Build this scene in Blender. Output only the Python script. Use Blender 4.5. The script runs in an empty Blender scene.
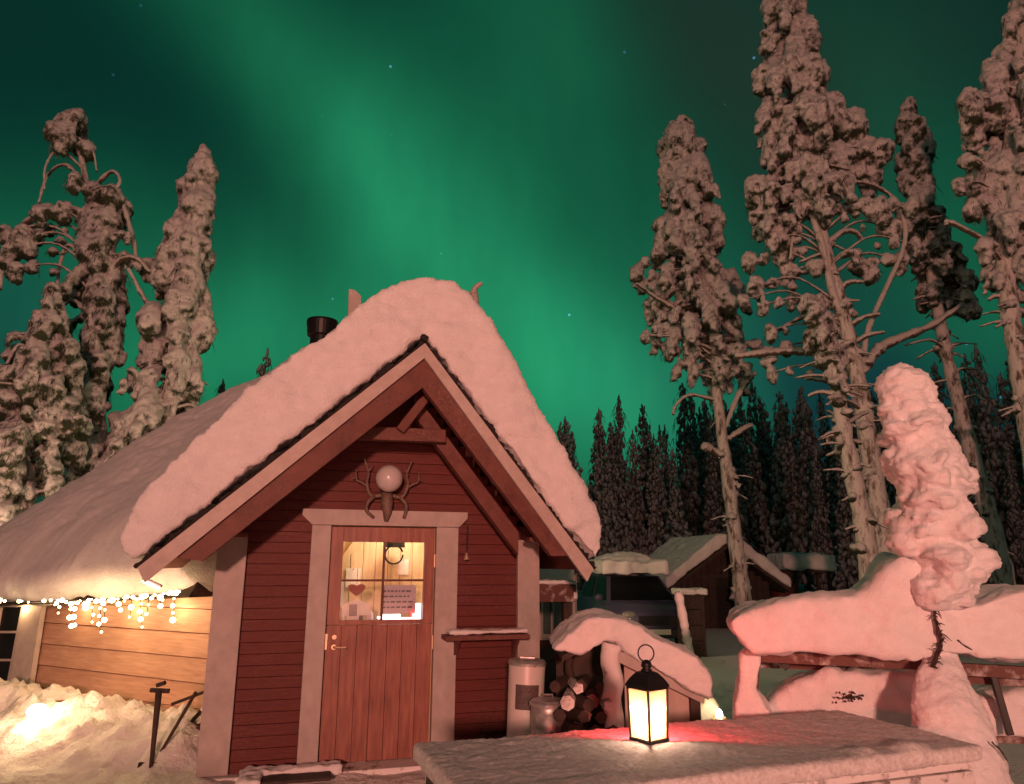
import bpy, bmesh, math, random
import numpy as np
from mathutils import Vector, Matrix, noise as mnoise

# ------------------------------------------------------------------ scene, camera, sky, key lamp, exposure
scene = bpy.context.scene
COL = scene.collection
FPX, PITCH, ROLL, CAMH = 726.857, math.radians(13.297), math.radians(.236), 1.45
cam_data = bpy.data.cameras.new('camera')
cam_data.sensor_width = 36.0
cam_data.lens = FPX / 1024 * 36.0
cam_data.clip_start = .05
cam_data.clip_end = 3000
cam = bpy.data.objects.new('camera', cam_data)
COL.objects.link(cam)
cam.location = (0, 0, CAMH)
cam.rotation_euler = (Matrix.Rotation(math.pi / 2 + PITCH, 3, 'X') @ Matrix.Rotation(ROLL, 3, 'Z')).to_euler()
scene.camera = cam
scene.view_settings.view_transform = 'Standard'
scene.view_settings.look = 'None'
scene.view_settings.exposure = 0.0
scene.view_settings.gamma = 1.0
scene.view_settings.use_curve_mapping = False
scene.cycles.use_denoising = True
scene.cycles.max_bounces = 6
scene.cycles.sample_clamp_indirect = 4.0

CF = Vector((0, math.cos(PITCH), math.sin(PITCH)))
CU = Vector((0, -math.sin(PITCH), math.cos(PITCH)))
CR = Vector((1, 0, 0))
CP = Vector((0, 0, CAMH))


def ray(px, py):
    a, b = px - 512, -(py - 392)
    c, s = math.cos(ROLL), math.sin(ROLL)
    return CF + CR * ((c * a - s * b) / FPX) + CU * ((s * a + c * b) / FPX)


def at(px, py, d):
    return CP + ray(px, py) * d


def on_plane(px, py, p0, n):
    r = ray(px, py)
    return CP + r * ((Vector(p0) - CP).dot(n) / r.dot(n))


# cabin frame: local x runs along the door wall, local y into the building
YAW = math.radians(16.747)
CO = Vector((-.964, 5.791, 0))
CX = Vector((math.cos(YAW), math.sin(YAW), 0))
CY = Vector((-math.sin(YAW), math.cos(YAW), 0))


def c2w(u, y, z):
    return CO + CX * u + CY * y + Vector((0, 0, z))


def w2c(p):
    v = Vector(p) - CO
    return Vector((v.dot(CX), v.dot(CY), v.z))


def on_y(px, py, yl):
    return w2c(on_plane(px, py, CO + CY * yl, CY))


def make_world():
    w = bpy.data.worlds.new('World')
    scene.world = w
    w.use_nodes = True
    nt = w.node_tree
    nt.nodes.clear()
    N, L = nt.nodes, nt.links

    def M(op, a, b=None, c=None):
        n = N.new('ShaderNodeMath')
        n.operation = op
        for i, v in enumerate((a, b, c)):
            if v is None:
                continue
            if isinstance(v, (int, float)):
                n.inputs[i].default_value = v
            else:
                L.new(v, n.inputs[i])
        return n.outputs[0]

    tc = N.new('ShaderNodeTexCoord')
    D = tc.outputs['Generated']

    def dot(v):
        n = N.new('ShaderNodeVectorMath')
        n.operation = 'DOT_PRODUCT'
        L.new(D, n.inputs[0])
        n.inputs[1].default_value = v
        return n.outputs['Value']
    # a gnomonic chart of the northern sky
    fwd = M('MAXIMUM', dot(CF), .12)
    a = M('DIVIDE', dot(CR), fwd)
    b = M('DIVIDE', dot(CU), fwd)
    nz = N.new('ShaderNodeTexNoise')
    nz.inputs['Scale'].default_value = 3.2
    nz.inputs['Detail'].default_value = 3
    L.new(D, nz.inputs['Vector'])
    wob = M('MULTIPLY', M('SUBTRACT', nz.outputs['Fac'], .5), .22)
    aw = M('ADD', a, wob)
    bw = M('ADD', b, M('MULTIPLY', wob, -.7))

    def blob(px, py, ang, sx, sy, amp):
        a0, b0 = (px - 512) / FPX, (392 - py) / FPX
        an = math.radians(ang)
        da, db = M('SUBTRACT', aw, a0), M('SUBTRACT', bw, b0)
        u = M('DIVIDE', M('ADD', M('MULTIPLY', da, math.cos(an)), M('MULTIPLY', db, math.sin(an))), sx / FPX)
        v = M('DIVIDE', M('SUBTRACT', M('MULTIPLY', db, math.cos(an)), M('MULTIPLY', da, math.sin(an))), sy / FPX)
        e = M('EXPONENT', M('MULTIPLY', M('ADD', M('MULTIPLY', u, u), M('MULTIPLY', v, v)), -1))
        return M('MULTIPLY', e, amp)

    def total(lst):
        t = lst[0]
        for q in lst[1:]:
            t = M('ADD', t, q)
        return t
    glow = total([
        blob(320, 105, -47, 220, 62, .46),
        blob(440, 245, -52, 180, 78, .78),
        blob(450, 110, -60, 170, 85, .26),
        blob(250, 20, -40, 170, 70, .14),
        blob(540, 10, -70, 130, 75, .26),
        blob(600, 395, -20, 150, 95, 1.30),
        blob(230, 370, 15, 190, 95, 1.18),
        blob(60, 250, 0, 200, 90, .42),
        blob(520, 220, 0, 180, 150, .20),
        blob(590, 110, -70, 170, 70, .16),
        blob(700, 300, -60, 130, 70, .25),
        blob(900, 130, -60, 200, 90, .12),
        blob(930, 250, 0, 130, 110, .30),
        blob(1000, 330, 0, 120, 60, .25),
    ])
    streak = N.new('ShaderNodeTexNoise')
    streak.inputs['Scale'].default_value = 6
    streak.inputs['Detail'].default_value = 4
    mp = N.new('ShaderNodeMapping')
    mp.inputs['Rotation'].default_value = (0, math.radians(42), 0)
    mp.inputs['Scale'].default_value = (1.6, 1, .35)
    L.new(D, mp.inputs['Vector'])
    L.new(mp.outputs[0], streak.inputs['Vector'])
    glow = M('MULTIPLY', glow, M('ADD', .55, M('MULTIPLY', streak.outputs['Fac'], .90)))
    navy = total([blob(800, 400, 0, 190, 110, 1.0), blob(15, 330, 0, 90, 60, .9), blob(740, 430, 0, 120, 110, .8), blob(1010, 420, 0, 120, 60, .4)])
    brown = total([blob(720, 50, -60, 220, 90, 1.0), blob(905, 30, 0, 140, 110, .6)])
    low = M('MINIMUM', navy, 1.0)

    def rgbscale(col, f):
        n = N.new('ShaderNodeVectorMath')
        n.operation = 'SCALE'
        n.inputs[0].default_value = col
        if isinstance(f, (int, float)):
            n.inputs['Scale'].default_value = f
        else:
            L.new(f, n.inputs['Scale'])
        return n.outputs[0]

    def vadd(p, q):
        n = N.new('ShaderNodeVectorMath')
        n.operation = 'ADD'
        L.new(p, n.inputs[0])
        L.new(q, n.inputs[1])
        return n.outputs[0]
    base = rgbscale((.0022, .027, .020), M('SUBTRACT', 1.0, M('MULTIPLY', low, .62)))
    sky = vadd(base, rgbscale((.0095, .158, .064), glow))
    sky = vadd(sky, rgbscale((.0035, .010, .026), low))
    sky = vadd(sky, rgbscale((.0085, .0015, .0010), brown))
    # a few bluish stars
    vor = N.new('ShaderNodeTexVoronoi')
    vor.inputs['Scale'].default_value = 34
    L.new(D, vor.inputs['Vector'])
    core = N.new('ShaderNodeMapRange')
    core.interpolation_type = 'SMOOTHSTEP'
    core.inputs['From Min'].default_value = .075
    core.inputs['From Max'].default_value = .03
    L.new(vor.outputs['Distance'], core.inputs['Value'])
    sep = N.new('ShaderNodeSeparateColor')
    L.new(vor.outputs['Color'], sep.inputs[0])
    pick = M('MULTIPLY', M('GREATER_THAN', sep.outputs[0], .62), M('POWER', sep.outputs[1], 2))
    sky = vadd(sky, rgbscale((.10, .26, .50), M('MULTIPLY', core.outputs[0], M('MULTIPLY', pick, 1.6))))
    # the summed sky colour goes straight to the background
    bg = N.new('ShaderNodeBackground')
    L.new(sky, bg.inputs['Color'])
    bg.inputs['Strength'].default_value = 1.0
    out = N.new('ShaderNodeOutputWorld')
    L.new(bg.outputs[0], out.inputs['Surface'])


make_world()


def point_light(name, loc, power, col, radius=.1, parent=None):
    ld = bpy.data.lights.new(name, 'POINT')
    ld.energy = power
    ld.color = col
    ld.shadow_soft_size = radius
    o = bpy.data.objects.new(name, ld)
    COL.objects.link(o)
    o.location = loc
    if parent:
        o.parent = parent
    return o


# the reddish yard lamp behind the photographer, low over the snow, and the yellow lamp of the yard behind the cabin
point_light('yard_light', (.4, -15.0, 3.9), 11200, (1, .405, .295), .5)
point_light('back_yard_light', (-1.4, 13.2, 3.2), 300, (1, .70, .36), .15)
point_light('side_yard_light', (-8.8, 11.6, 1.2), 190, (1, .62, .36), .2)

# ------------------------------------------------------------------ helpers
rng = np.random.RandomState(7)
random.seed(7)
_perm = np.random.RandomState(3).permutation(512)
_grad = np.random.RandomState(4).normal(size=(512, 3))
_grad /= np.linalg.norm(_grad, axis=1)[:, None]


def noise3(p):
    """gradient noise of an (n,3) array, about -0.7..0.7"""
    p = np.asarray(p, float)
    i = np.floor(p).astype(int)
    f = p - i
    w = f * f * f * (f * (f * 6 - 15) + 10)
    r = np.zeros(len(p))
    for dx in (0, 1):
        for dy in (0, 1):
            for dz in (0, 1):
                h = _perm[(_perm[(_perm[(i[:, 0] + dx) & 511] + i[:, 1] + dy) & 511] + i[:, 2] + dz) & 511]
                g = (_grad[h] * (f - np.array([dx, dy, dz]))).sum(1)
                wt = (w[:, 0] if dx else 1 - w[:, 0]) * (w[:, 1] if dy else 1 - w[:, 1]) * (w[:, 2] if dz else 1 - w[:, 2])
                r += g * wt
    return r


def fbm(p, freq, octs=3, gain=.5, seed=0):
    p = np.asarray(p, float) * freq + seed * 17.3
    a, r = 1, 0
    for k in range(octs):
        r = r + a * noise3(p)
        p = p * 2.03 + 5.1
        a *= gain
    return r


def empty(name, loc=(0, 0, 0), rz=0, parent=None):
    o = bpy.data.objects.new(name, None)
    o.empty_display_size = .1
    COL.objects.link(o)
    o.location = loc
    o.rotation_euler = (0, 0, rz)
    if parent:
        o.parent = parent
    return o


def tag(o, label=None, cat=None, group=None, kind=None):
    if label:
        o['label'] = label
    if cat:
        o['category'] = cat
    if group:
        o['group'] = group
    if kind:
        o['kind'] = kind
    return o


def link_mesh(name, me, mat, parent=None, smooth=False):
    me.name = name
    if mat is not None:
        me.materials.clear()
        for m in (mat if isinstance(mat, (list, tuple)) else [mat]):
            me.materials.append(m)
    o = bpy.data.objects.new(name, me)
    COL.objects.link(o)
    if parent:
        o.parent = parent
    if smooth:
        me.polygons.foreach_set('use_smooth', np.ones(len(me.polygons), bool))
    return o


def obj(name, bm, mat, parent=None, smooth=False, bevel=0):
    if bevel:
        es = [e for e in bm.edges if len(e.link_faces) == 2 and e.calc_face_angle(0) > .5]
        bmesh.ops.bevel(bm, geom=es, offset=bevel, segments=2, affect='EDGES', profile=.6, clamp_overlap=True)
    bmesh.ops.recalc_face_normals(bm, faces=bm.faces)
    me = bpy.data.meshes.new(name)
    bm.to_mesh(me)
    bm.free()
    return link_mesh(name, me, mat, parent, smooth)


def np_mesh(name, verts, faces):
    me = bpy.data.meshes.new(name)
    faces = np.asarray(faces)
    n, k = faces.shape
    me.vertices.add(len(verts))
    me.vertices.foreach_set('co', np.asarray(verts, np.float32).ravel())
    me.loops.add(n * k)
    me.loops.foreach_set('vertex_index', faces.astype(np.int32).ravel())
    me.polygons.add(n)
    me.polygons.foreach_set('loop_start', np.arange(0, n * k, k, dtype=np.int32))
    me.polygons.foreach_set('loop_total', np.full(n, k, np.int32))
    me.update(calc_edges=True)
    me.validate()
    return me


def box(bm, c, s, rot=None):
    m = Matrix.Translation(Vector(c))
    if rot is not None:
        m = m @ rot.to_4x4()
    return bmesh.ops.create_cube(bm, size=1, matrix=m @ Matrix.Diagonal((s[0], s[1], s[2], 1)))['verts']


def beam(bm, p0, p1, w, h, up=(0, 0, 1)):
    """a bar from p0 to p1, w across, h along up"""
    p0, p1 = Vector(p0), Vector(p1)
    d = p1 - p0
    z = d.normalized()
    x = Vector(up).cross(z)
    if x.length < 1e-4:
        x = Vector((1, 0, 0))
    x.normalize()
    y = z.cross(x)
    r = Matrix((x, y, z)).transposed()
    return box(bm, (p0 + p1) / 2, (w, h, d.length), r)


def tube(bm, pts, radii, seg=10, cap=True):
    pts = [Vector(p) for p in pts]
    if isinstance(radii, (int, float)):
        radii = [radii] * len(pts)
    rings = []
    prev = None
    for i, p in enumerate(pts):
        t = (pts[min(i + 1, len(pts) - 1)] - pts[max(i - 1, 0)]).normalized()
        if prev is None:
            a = Vector((0, 0, 1)) if abs(t.z) < .9 else Vector((1, 0, 0))
            x = a.cross(t).normalized()
        else:
            x = (prev - t * prev.dot(t)).normalized()
        prev = x
        y = t.cross(x)
        rings.append([bm.verts.new(p + (x * math.cos(2 * math.pi * k / seg) + y * math.sin(2 * math.pi * k / seg)) * radii[i]) for k in range(seg)])
    for i in range(len(rings) - 1):
        for k in range(seg):
            bm.faces.new((rings[i][k], rings[i][(k + 1) % seg], rings[i + 1][(k + 1) % seg], rings[i + 1][k]))
    if cap:
        bm.faces.new(rings[0][::-1])
        bm.faces.new(rings[-1])


def lathe(bm, prof, seg=32, center=(0, 0, 0)):
    c = Vector(center)
    rings = [[bm.verts.new(c + Vector((r * math.cos(2 * math.pi * k / seg), r * math.sin(2 * math.pi * k / seg), z))) for k in range(seg)] for r, z in prof]
    for i in range(len(rings) - 1):
        for k in range(seg):
            bm.faces.new((rings[i][k], rings[i][(k + 1) % seg], rings[i + 1][(k + 1) % seg], rings[i + 1][k]))
    bm.faces.new(rings[0][::-1])
    bm.faces.new(rings[-1])


def prism(bm, poly, d):
    """closed prism: poly is a list of 3D points, d the extrusion vector"""
    a = [bm.verts.new(Vector(p)) for p in poly]
    b = [bm.verts.new(Vector(p) + Vector(d)) for p in poly]
    n = len(a)
    bm.faces.new(a)
    bm.faces.new(b[::-1])
    for i in range(n):
        bm.faces.new((a[i], b[i], b[(i + 1) % n], a[(i + 1) % n]))


def curve_pts(pts, n):
    """Catmull-Rom through pts (tuples of any length), n samples"""
    P = np.array([tuple(p) for p in pts], float)
    P = np.vstack([2 * P[0] - P[1], P, 2 * P[-1] - P[-2]])
    m = len(P) - 3
    out = []
    for k in range(n):
        t = k / (n - 1) * m
        i = min(int(t), m - 1)
        t -= i
        a, b, c, d = P[i:i + 4]
        out.append(.5 * ((2 * b) + (c - a) * t + (2 * a - 5 * b + 4 * c - d) * t * t + (3 * b - a - 3 * c + d) * t ** 3))
    return np.array(out)


def soft_mesh(name, bm, voxel, smooth, layers):
    """fuse the shapes in bm into one rounded body and roughen it: layers = (freq vector, octaves, amplitude)"""
    bmesh.ops.recalc_face_normals(bm, faces=bm.faces)
    me = bpy.data.meshes.new('tmp')
    bm.to_mesh(me)
    bm.free()
    o = bpy.data.objects.new('tmp', me)
    COL.objects.link(o)
    r = o.modifiers.new('r', 'REMESH')
    r.mode = 'VOXEL'
    r.voxel_size = voxel
    s = o.modifiers.new('s', 'SMOOTH')
    s.factor = .5
    s.iterations = smooth
    bpy.context.view_layer.update()
    dg = bpy.context.evaluated_depsgraph_get()
    m2 = bpy.data.meshes.new_from_object(o.evaluated_get(dg))
    bpy.data.objects.remove(o)
    bpy.data.meshes.remove(me)
    roughen(m2, layers)
    m2.name = name
    return m2


def roughen(me, layers):
    for fr, oc, amp in layers:
        n = len(me.vertices)
        co = np.empty(n * 3, np.float32)
        me.vertices.foreach_get('co', co)
        no = np.empty(n * 3, np.float32)
        me.vertices.foreach_get('normal', no)
        co, no = co.reshape(-1, 3).astype(float), no.reshape(-1, 3)
        co = co + no * (fbm(co * np.array(fr), 1.0, oc, .55)[:, None] * amp)
        me.vertices.foreach_set('co', co.astype(np.float32).ravel())
        me.update()


# ------------------------------------------------------------------ materials
def new_mat(name):
    m = bpy.data.materials.new(name)
    m.use_nodes = True
    nt = m.node_tree
    b = nt.nodes['Principled BSDF']
    return m, nt, b


def node(nt, typ, **kw):
    n = nt.nodes.new(typ)
    for k, v in kw.items():
        if k in n.inputs:
            n.inputs[k].default_value = v
        else:
            setattr(n, k, v)
    return n


def bump(nt, b, height, strength, dist):
    n = node(nt, 'ShaderNodeBump')
    n.inputs['Strength'].default_value = strength
    n.inputs['Distance'].default_value = dist
    nt.links.new(height, n.inputs['Height'])
    nt.links.new(n.outputs[0], b.inputs['Normal'])
    return n


def tex(nt, scale, detail=4, vec=(1, 1, 1), coord='Object', rough=.55):
    tc = node(nt, 'ShaderNodeTexCoord')
    mp = node(nt, 'ShaderNodeMapping')
    mp.inputs['Scale'].default_value = vec
    nt.links.new(tc.outputs[coord], mp.inputs['Vector'])
    t = node(nt, 'ShaderNodeTexNoise')
    t.inputs['Scale'].default_value = scale
    t.inputs['Detail'].default_value = detail
    t.inputs['Roughness'].default_value = rough
    nt.links.new(mp.outputs[0], t.inputs['Vector'])
    return t.outputs['Fac']


def ramp(nt, fac, stops):
    r = node(nt, 'ShaderNodeValToRGB')
    e = r.color_ramp.elements
    while len(e) < len(stops):
        e.new(.5)
    for el, (p, c) in zip(e, stops):
        el.position = p
        el.color = (c[0], c[1], c[2], 1) if hasattr(c, '__len__') else (c, c, c, 1)
    nt.links.new(fac, r.inputs[0])
    return r.outputs[0]


def mat_snow(name='snow', col=(.83, .83, .85), scale=85, strength=.5, dist=.010, dirt=None):
    m, nt, b = new_mat(name)
    t = tex(nt, scale, 5)
    t2 = tex(nt, scale * .22, 3)
    v = tuple(c * .93 for c in col)
    c = ramp(nt, t2, [(.35, v), (.65, col)])
    nt.links.new(c, b.inputs['Base Color'])
    if dirt:
        d = ramp(nt, tex(nt, dirt[0], 5), [(dirt[1], 0), (dirt[1] + .12, 1)])
        mx = node(nt, 'ShaderNodeMix', data_type='RGBA')
        nt.links.new(d, mx.inputs[0])
        nt.links.new(c, mx.inputs[6])
        mx.inputs[7].default_value = (*dirt[2], 1)
        nt.links.new(mx.outputs[2], b.inputs['Base Color'])
    b.inputs['Roughness'].default_value = .62
    b.inputs['Specular IOR Level'].default_value = .35
    b.inputs['Sheen Weight'].default_value = .15
    bump(nt, b, t, strength, dist)
    return m


def mat_wood(name, dark, light, grain=(1, 1, 12), scale=6, rough=.6, bumpd=.003, blot=1.3, spec=.35, frost=0):
    m, nt, b = new_mat(name)
    g = tex(nt, scale, 6, grain)
    bl = tex(nt, blot, 3)
    mx = node(nt, 'ShaderNodeMath', operation='MULTIPLY_ADD')
    nt.links.new(g, mx.inputs[0])
    mx.inputs[1].default_value = .65
    mb = node(nt, 'ShaderNodeMath', operation='MULTIPLY')
    nt.links.new(bl, mb.inputs[0])
    mb.inputs[1].default_value = .35
    nt.links.new(mb.outputs[0], mx.inputs[2])
    c = ramp(nt, mx.outputs[0], [(.3, dark), (.68, light)])
    if frost:       # hoar frost caught in the grain, in ragged patches
        f1 = ramp(nt, tex(nt, 34, 6, tuple(min(v, 3) for v in grain), rough=.75), [(.50, 0), (.74, 1)])
        f2 = ramp(nt, tex(nt, 2.1, 3), [(.42, .15), (.66, 1)])
        fm = node(nt, 'ShaderNodeMath', operation='MULTIPLY')
        nt.links.new(f1, fm.inputs[0])
        nt.links.new(f2, fm.inputs[1])
        fs = node(nt, 'ShaderNodeMath', operation='MULTIPLY')
        nt.links.new(fm.outputs[0], fs.inputs[0])
        fs.inputs[1].default_value = frost * 2
        mq = node(nt, 'ShaderNodeMix', data_type='RGBA')
        nt.links.new(fs.outputs[0], mq.inputs[0])
        nt.links.new(c, mq.inputs[6])
        mq.inputs[7].default_value = (.72, .70, .70, 1)
        c = mq.outputs[2]
    nt.links.new(c, b.inputs['Base Color'])
    b.inputs['Roughness'].default_value = rough
    b.inputs['Specular IOR Level'].default_value = spec
    bump(nt, b, g, .5, bumpd)
    return m


def mat_frosted(name, under, frost=(.78, .78, .8), scale=14, lo=.45, hi=.58, vec=(1, 1, 1)):
    """rough wood with a crust of frost in patches"""
    m, nt, b = new_mat(name)
    g = tex(nt, scale, 6, vec, rough=.65)
    c = ramp(nt, g, [(lo, under), (hi, frost)])
    nt.links.new(c, b.inputs['Base Color'])
    b.inputs['Roughness'].default_value = .65
    bump(nt, b, g, .6, .01)
    return m


def mat_plain(name, col, rough=.5, metal=0, noise=.12, scale=20, spec=.5, coat=0):
    m, nt, b = new_mat(name)
    t = tex(nt, scale, 4)
    lo = tuple(c * (1 - noise) for c in col)
    hi = tuple(min(1, c * (1 + noise)) for c in col)
    nt.links.new(ramp(nt, t, [(.3, lo), (.7, hi)]), b.inputs['Base Color'])
    b.inputs['Roughness'].default_value = rough
    b.inputs['Metallic'].default_value = metal
    b.inputs['Specular IOR Level'].default_value = spec
    b.inputs['Coat Weight'].default_value = coat
    return m


def mat_emit(name, col, strength):
    m, nt, b = new_mat(name)
    b.inputs['Base Color'].default_value = (.8, .7, .6, 1)
    b.inputs['Emission Color'].default_value = (*col, 1)
    b.inputs['Emission Strength'].default_value = strength
    return m


def mat_glass(name, tint=(1, 1, 1), refl=.12):
    m, nt, b = new_mat(name)
    nt.nodes.remove(b)
    tr = node(nt, 'ShaderNodeBsdfTransparent')
    tr.inputs[0].default_value = (*tint, 1)
    gl = node(nt, 'ShaderNodeBsdfGlossy')
    gl.inputs['Roughness'].default_value = .04
    mx = node(nt, 'ShaderNodeMixShader')
    mx.inputs[0].default_value = refl
    nt.links.new(tr.outputs[0], mx.inputs[1])
    nt.links.new(gl.outputs[0], mx.inputs[2])
    nt.links.new(mx.outputs[0], nt.nodes['Material Output'].inputs[0])
    return m


def mat_snowload(name, snow=(.80, .79, .80), dark=(.045, .06, .035), scale=5.0, lo=-.75, hi=-.25, spread=1.1):
    """snow caked on needles: bare twigs show on the undersides and in ragged patches"""
    m, nt, b = new_mat(name)
    geo = node(nt, 'ShaderNodeNewGeometry')
    sp = node(nt, 'ShaderNodeSeparateXYZ')
    nt.links.new(geo.outputs['Normal'], sp.inputs[0])
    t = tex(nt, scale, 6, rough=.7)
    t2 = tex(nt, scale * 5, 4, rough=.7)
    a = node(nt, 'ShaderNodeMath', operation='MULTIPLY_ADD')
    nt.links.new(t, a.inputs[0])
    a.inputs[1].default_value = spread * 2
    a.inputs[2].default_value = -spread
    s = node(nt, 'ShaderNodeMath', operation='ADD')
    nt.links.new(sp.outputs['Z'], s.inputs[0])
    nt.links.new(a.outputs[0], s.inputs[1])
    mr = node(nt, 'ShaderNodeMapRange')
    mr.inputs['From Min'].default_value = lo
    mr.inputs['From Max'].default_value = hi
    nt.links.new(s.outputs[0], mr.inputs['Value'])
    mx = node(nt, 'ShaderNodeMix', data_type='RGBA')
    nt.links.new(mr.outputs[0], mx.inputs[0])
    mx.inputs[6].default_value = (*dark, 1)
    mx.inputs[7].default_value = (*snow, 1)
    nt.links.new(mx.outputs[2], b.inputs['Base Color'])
    b.inputs['Roughness'].default_value = .75
    b.inputs['Specular IOR Level'].default_value = .2
    bump(nt, b, t2, .7, .05)
    return m


M = {
    'snow': mat_snow(),
    'snow_roof': mat_snow('wind_packed_snow', scale=60, strength=.75, dist=.014),
    'snow_trodden': mat_snow('trodden_snow', (.80, .79, .79), 26, .6, .04, dirt=(3.0, .62, (.30, .24, .2))),
    'snow_crust': mat_frosted('snow_crust', (.60, .56, .55), (.82, .81, .82), 55, .36, .60),
    'red_wood': mat_wood('red_stained_boards', (.080, .0135, .010), (.158, .032, .025), (1.2, 1.2, 14), 5, frost=.07),
    'red_rafter': mat_wood('red_brown_rafter_wood', (.095, .031, .025), (.20, .074, .058), (2, 2, 2), 5, frost=.12),
    'soffit': mat_wood('dark_red_soffit', (.12, .03, .025), (.22, .06, .05), (6, 1, 1), 5),
    'trim': mat_wood('pale_painted_trim', (.37, .32, .30), (.52, .47, .44), (2.5, 2.5, 2), 5, .55, .002),
    'fascia': mat_wood('pale_painted_fascia', (.42, .35, .32), (.58, .51, .47), (3, 3, 3), 5, .55, .003, frost=.25),
    'door': mat_wood('varnished_pine_door', (.16, .055, .038), (.42, .170, .122), (9, 9, .9), 4, .42, .002, 3.2, .5),
    'annex': mat_wood('oiled_pine_cladding', (.34, .185, .13), (.55, .35, .255), (1.2, 1.2, 12), 4, .55),
    'pine': mat_wood('light_pine_panel', (.50, .36, .20), (.74, .58, .38), (8, 8, .9), 3, .5),
    'felt': mat_plain('black_roofing_felt', (.018, .014, .013), .9, noise=.4, scale=60),
    'black': mat_plain('black_painted_metal', (.016, .014, .014), .42, .3, .2),
    'dark': mat_plain('dark_weathered_wood', (.05, .032, .026), .8, noise=.35, scale=14),
    'steel': mat_plain('galvanised_steel', (.48, .47, .47), .42, .65, .25, 30),
    'brass': mat_plain('polished_brass', (.78, .60, .42), .42, .8, .05),
    'white_metal': mat_plain('white_enamelled_metal', (.66, .62, .60), .38, 0, .06, 8),
    'grey_label': mat_plain('dark_printed_label', (.10, .075, .07), .6, 0, .35, 60),
    'bone': mat_plain('grey_brown_antler', (.17, .12, .095), .6, 0, .35, 40),
    'globe': mat_plain('milky_glass_globe', (.62, .60, .60), .12, 0, .03, 6, .6, .6),
    'glass': mat_glass('clear_glass', (1, 1, 1), .09),
    'dark_glass': mat_plain('dark_glass', (.010, .012, .014), .3, 0, .1, 5, .06),
    'blue_glass': mat_plain('greenish_night_glass', (.07, .09, .09), .12, 0, .35, 6, .6),
    'interior_glow': mat_emit('warm_lit_lamp', (1, .78, .45), 6),
    'white_glow': mat_emit('white_lit_tube', (1, .93, .95), 3.0),
    'bulb': mat_emit('warm_led_bulb', (1, .70, .32), 16),
    'flame': mat_emit('candle_flame', (1, .74, .36), 45),
    'ember': mat_emit('ground_lamp_glow', (1, .80, .48), 26),
    'paper': mat_plain('lilac_white_paper', (.62, .54, .60), .8, 0, .04),
    'ink': mat_plain('grey_print', (.12, .09, .12), .8, 0, .05),
    'heart_red': mat_plain('red_felt_heart', (.40, .12, .10), .85, 0, .2),
    'cloth_white': mat_plain('white_cloth', (.75, .70, .66), .9, 0, .06),
    'car_paint': mat_plain('dark_blue_car_paint', (.085, .075, .15), .42, 0, .1, 5, .3, .1),
    'tyre': mat_plain('black_rubber', (.02, .02, .02), .9),
    'lens': mat_plain('clear_headlamp_lens', (.32, .32, .30), .1, 0, .1, 30, .7, .8),
    'plastic': mat_plain('dark_bumper_plastic', (.025, .025, .028), .6),
    'bark': mat_frosted('snow_plastered_bark', (.12, .085, .06), (.74, .72, .70), 5, .36, .52, (1.6, 1.6, .5)),
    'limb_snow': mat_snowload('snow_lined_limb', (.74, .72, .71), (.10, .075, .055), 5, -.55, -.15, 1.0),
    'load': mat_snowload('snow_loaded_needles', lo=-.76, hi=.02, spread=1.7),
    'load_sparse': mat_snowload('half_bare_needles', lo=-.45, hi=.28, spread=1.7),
    'twig': mat_frosted('hoar_frosted_twig', (.055, .05, .032), (.50, .48, .46), 3, .48, .72),
    'far_load': mat_snowload('far_snowy_spruce', (.50, .50, .55), (.10, .105, .11), .9, -.7, .8, 1.5),  # frost grey, with contrast lowered in the colours in place of haze
    'far_bark': mat_frosted('far_bark', (.06, .05, .045), (.5, .5, .5), 4, .4, .6),
    'frost_wood': mat_frosted('frosted_dark_timber', (.085, .048, .038), (.80, .78, .78), 13, .33, .47),
    'rail': mat_frosted('dark_red_frosted_rail', (.12, .045, .035), (.62, .58, .57), 9, .52, .72),
    'post_frost': mat_frosted('snow_plastered_post', (.16, .11, .09), (.80, .78, .78), 9, .32, .46, (1, 1, .6)),
    'panel': mat_wood('weathered_pale_panel', (.42, .33, .29), (.60, .50, .45), (3, 3, 1), 4, .7),
    'candle': mat_plain('ivory_candle', (.8, .74, .62), .5, 0, .03),
    'red_plastic': mat_plain('red_plastic', (.20, .035, .03), .6),
}


def mat_lantern_glass():
    m, nt, b = new_mat('frosted_lantern_glass')
    nt.nodes.remove(b)
    tl = node(nt, 'ShaderNodeBsdfTranslucent')
    tl.inputs[0].default_value = (.36, .24, .13, 1)
    df = node(nt, 'ShaderNodeBsdfDiffuse')
    df.inputs[0].default_value = (.6, .45, .3, 1)
    tr = node(nt, 'ShaderNodeBsdfTransparent')
    m1 = node(nt, 'ShaderNodeMixShader')
    m1.inputs[0].default_value = .25
    m2 = node(nt, 'ShaderNodeMixShader')
    m2.inputs[0].default_value = .36
    nt.links.new(tl.outputs[0], m1.inputs[1])
    nt.links.new(df.outputs[0], m1.inputs[2])
    nt.links.new(m1.outputs[0], m2.inputs[1])
    nt.links.new(tr.outputs[0], m2.inputs[2])
    nt.links.new(m2.outputs[0], nt.nodes['Material Output'].inputs[0])
    return m


M['lantern_glass'] = mat_lantern_glass()
M['red_glass'] = mat_glass('red_lantern_glass', (1, .26, .33), .03)

# ------------------------------------------------------------------ the ground: one sheet to the horizon
KX, KY = -2.97, 2.97          # the long lit wall of the hut runs from W1 to W2 (cabin-local)
W1, W2 = (-1.3, 1.3), (-4.27, 4.27)


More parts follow.
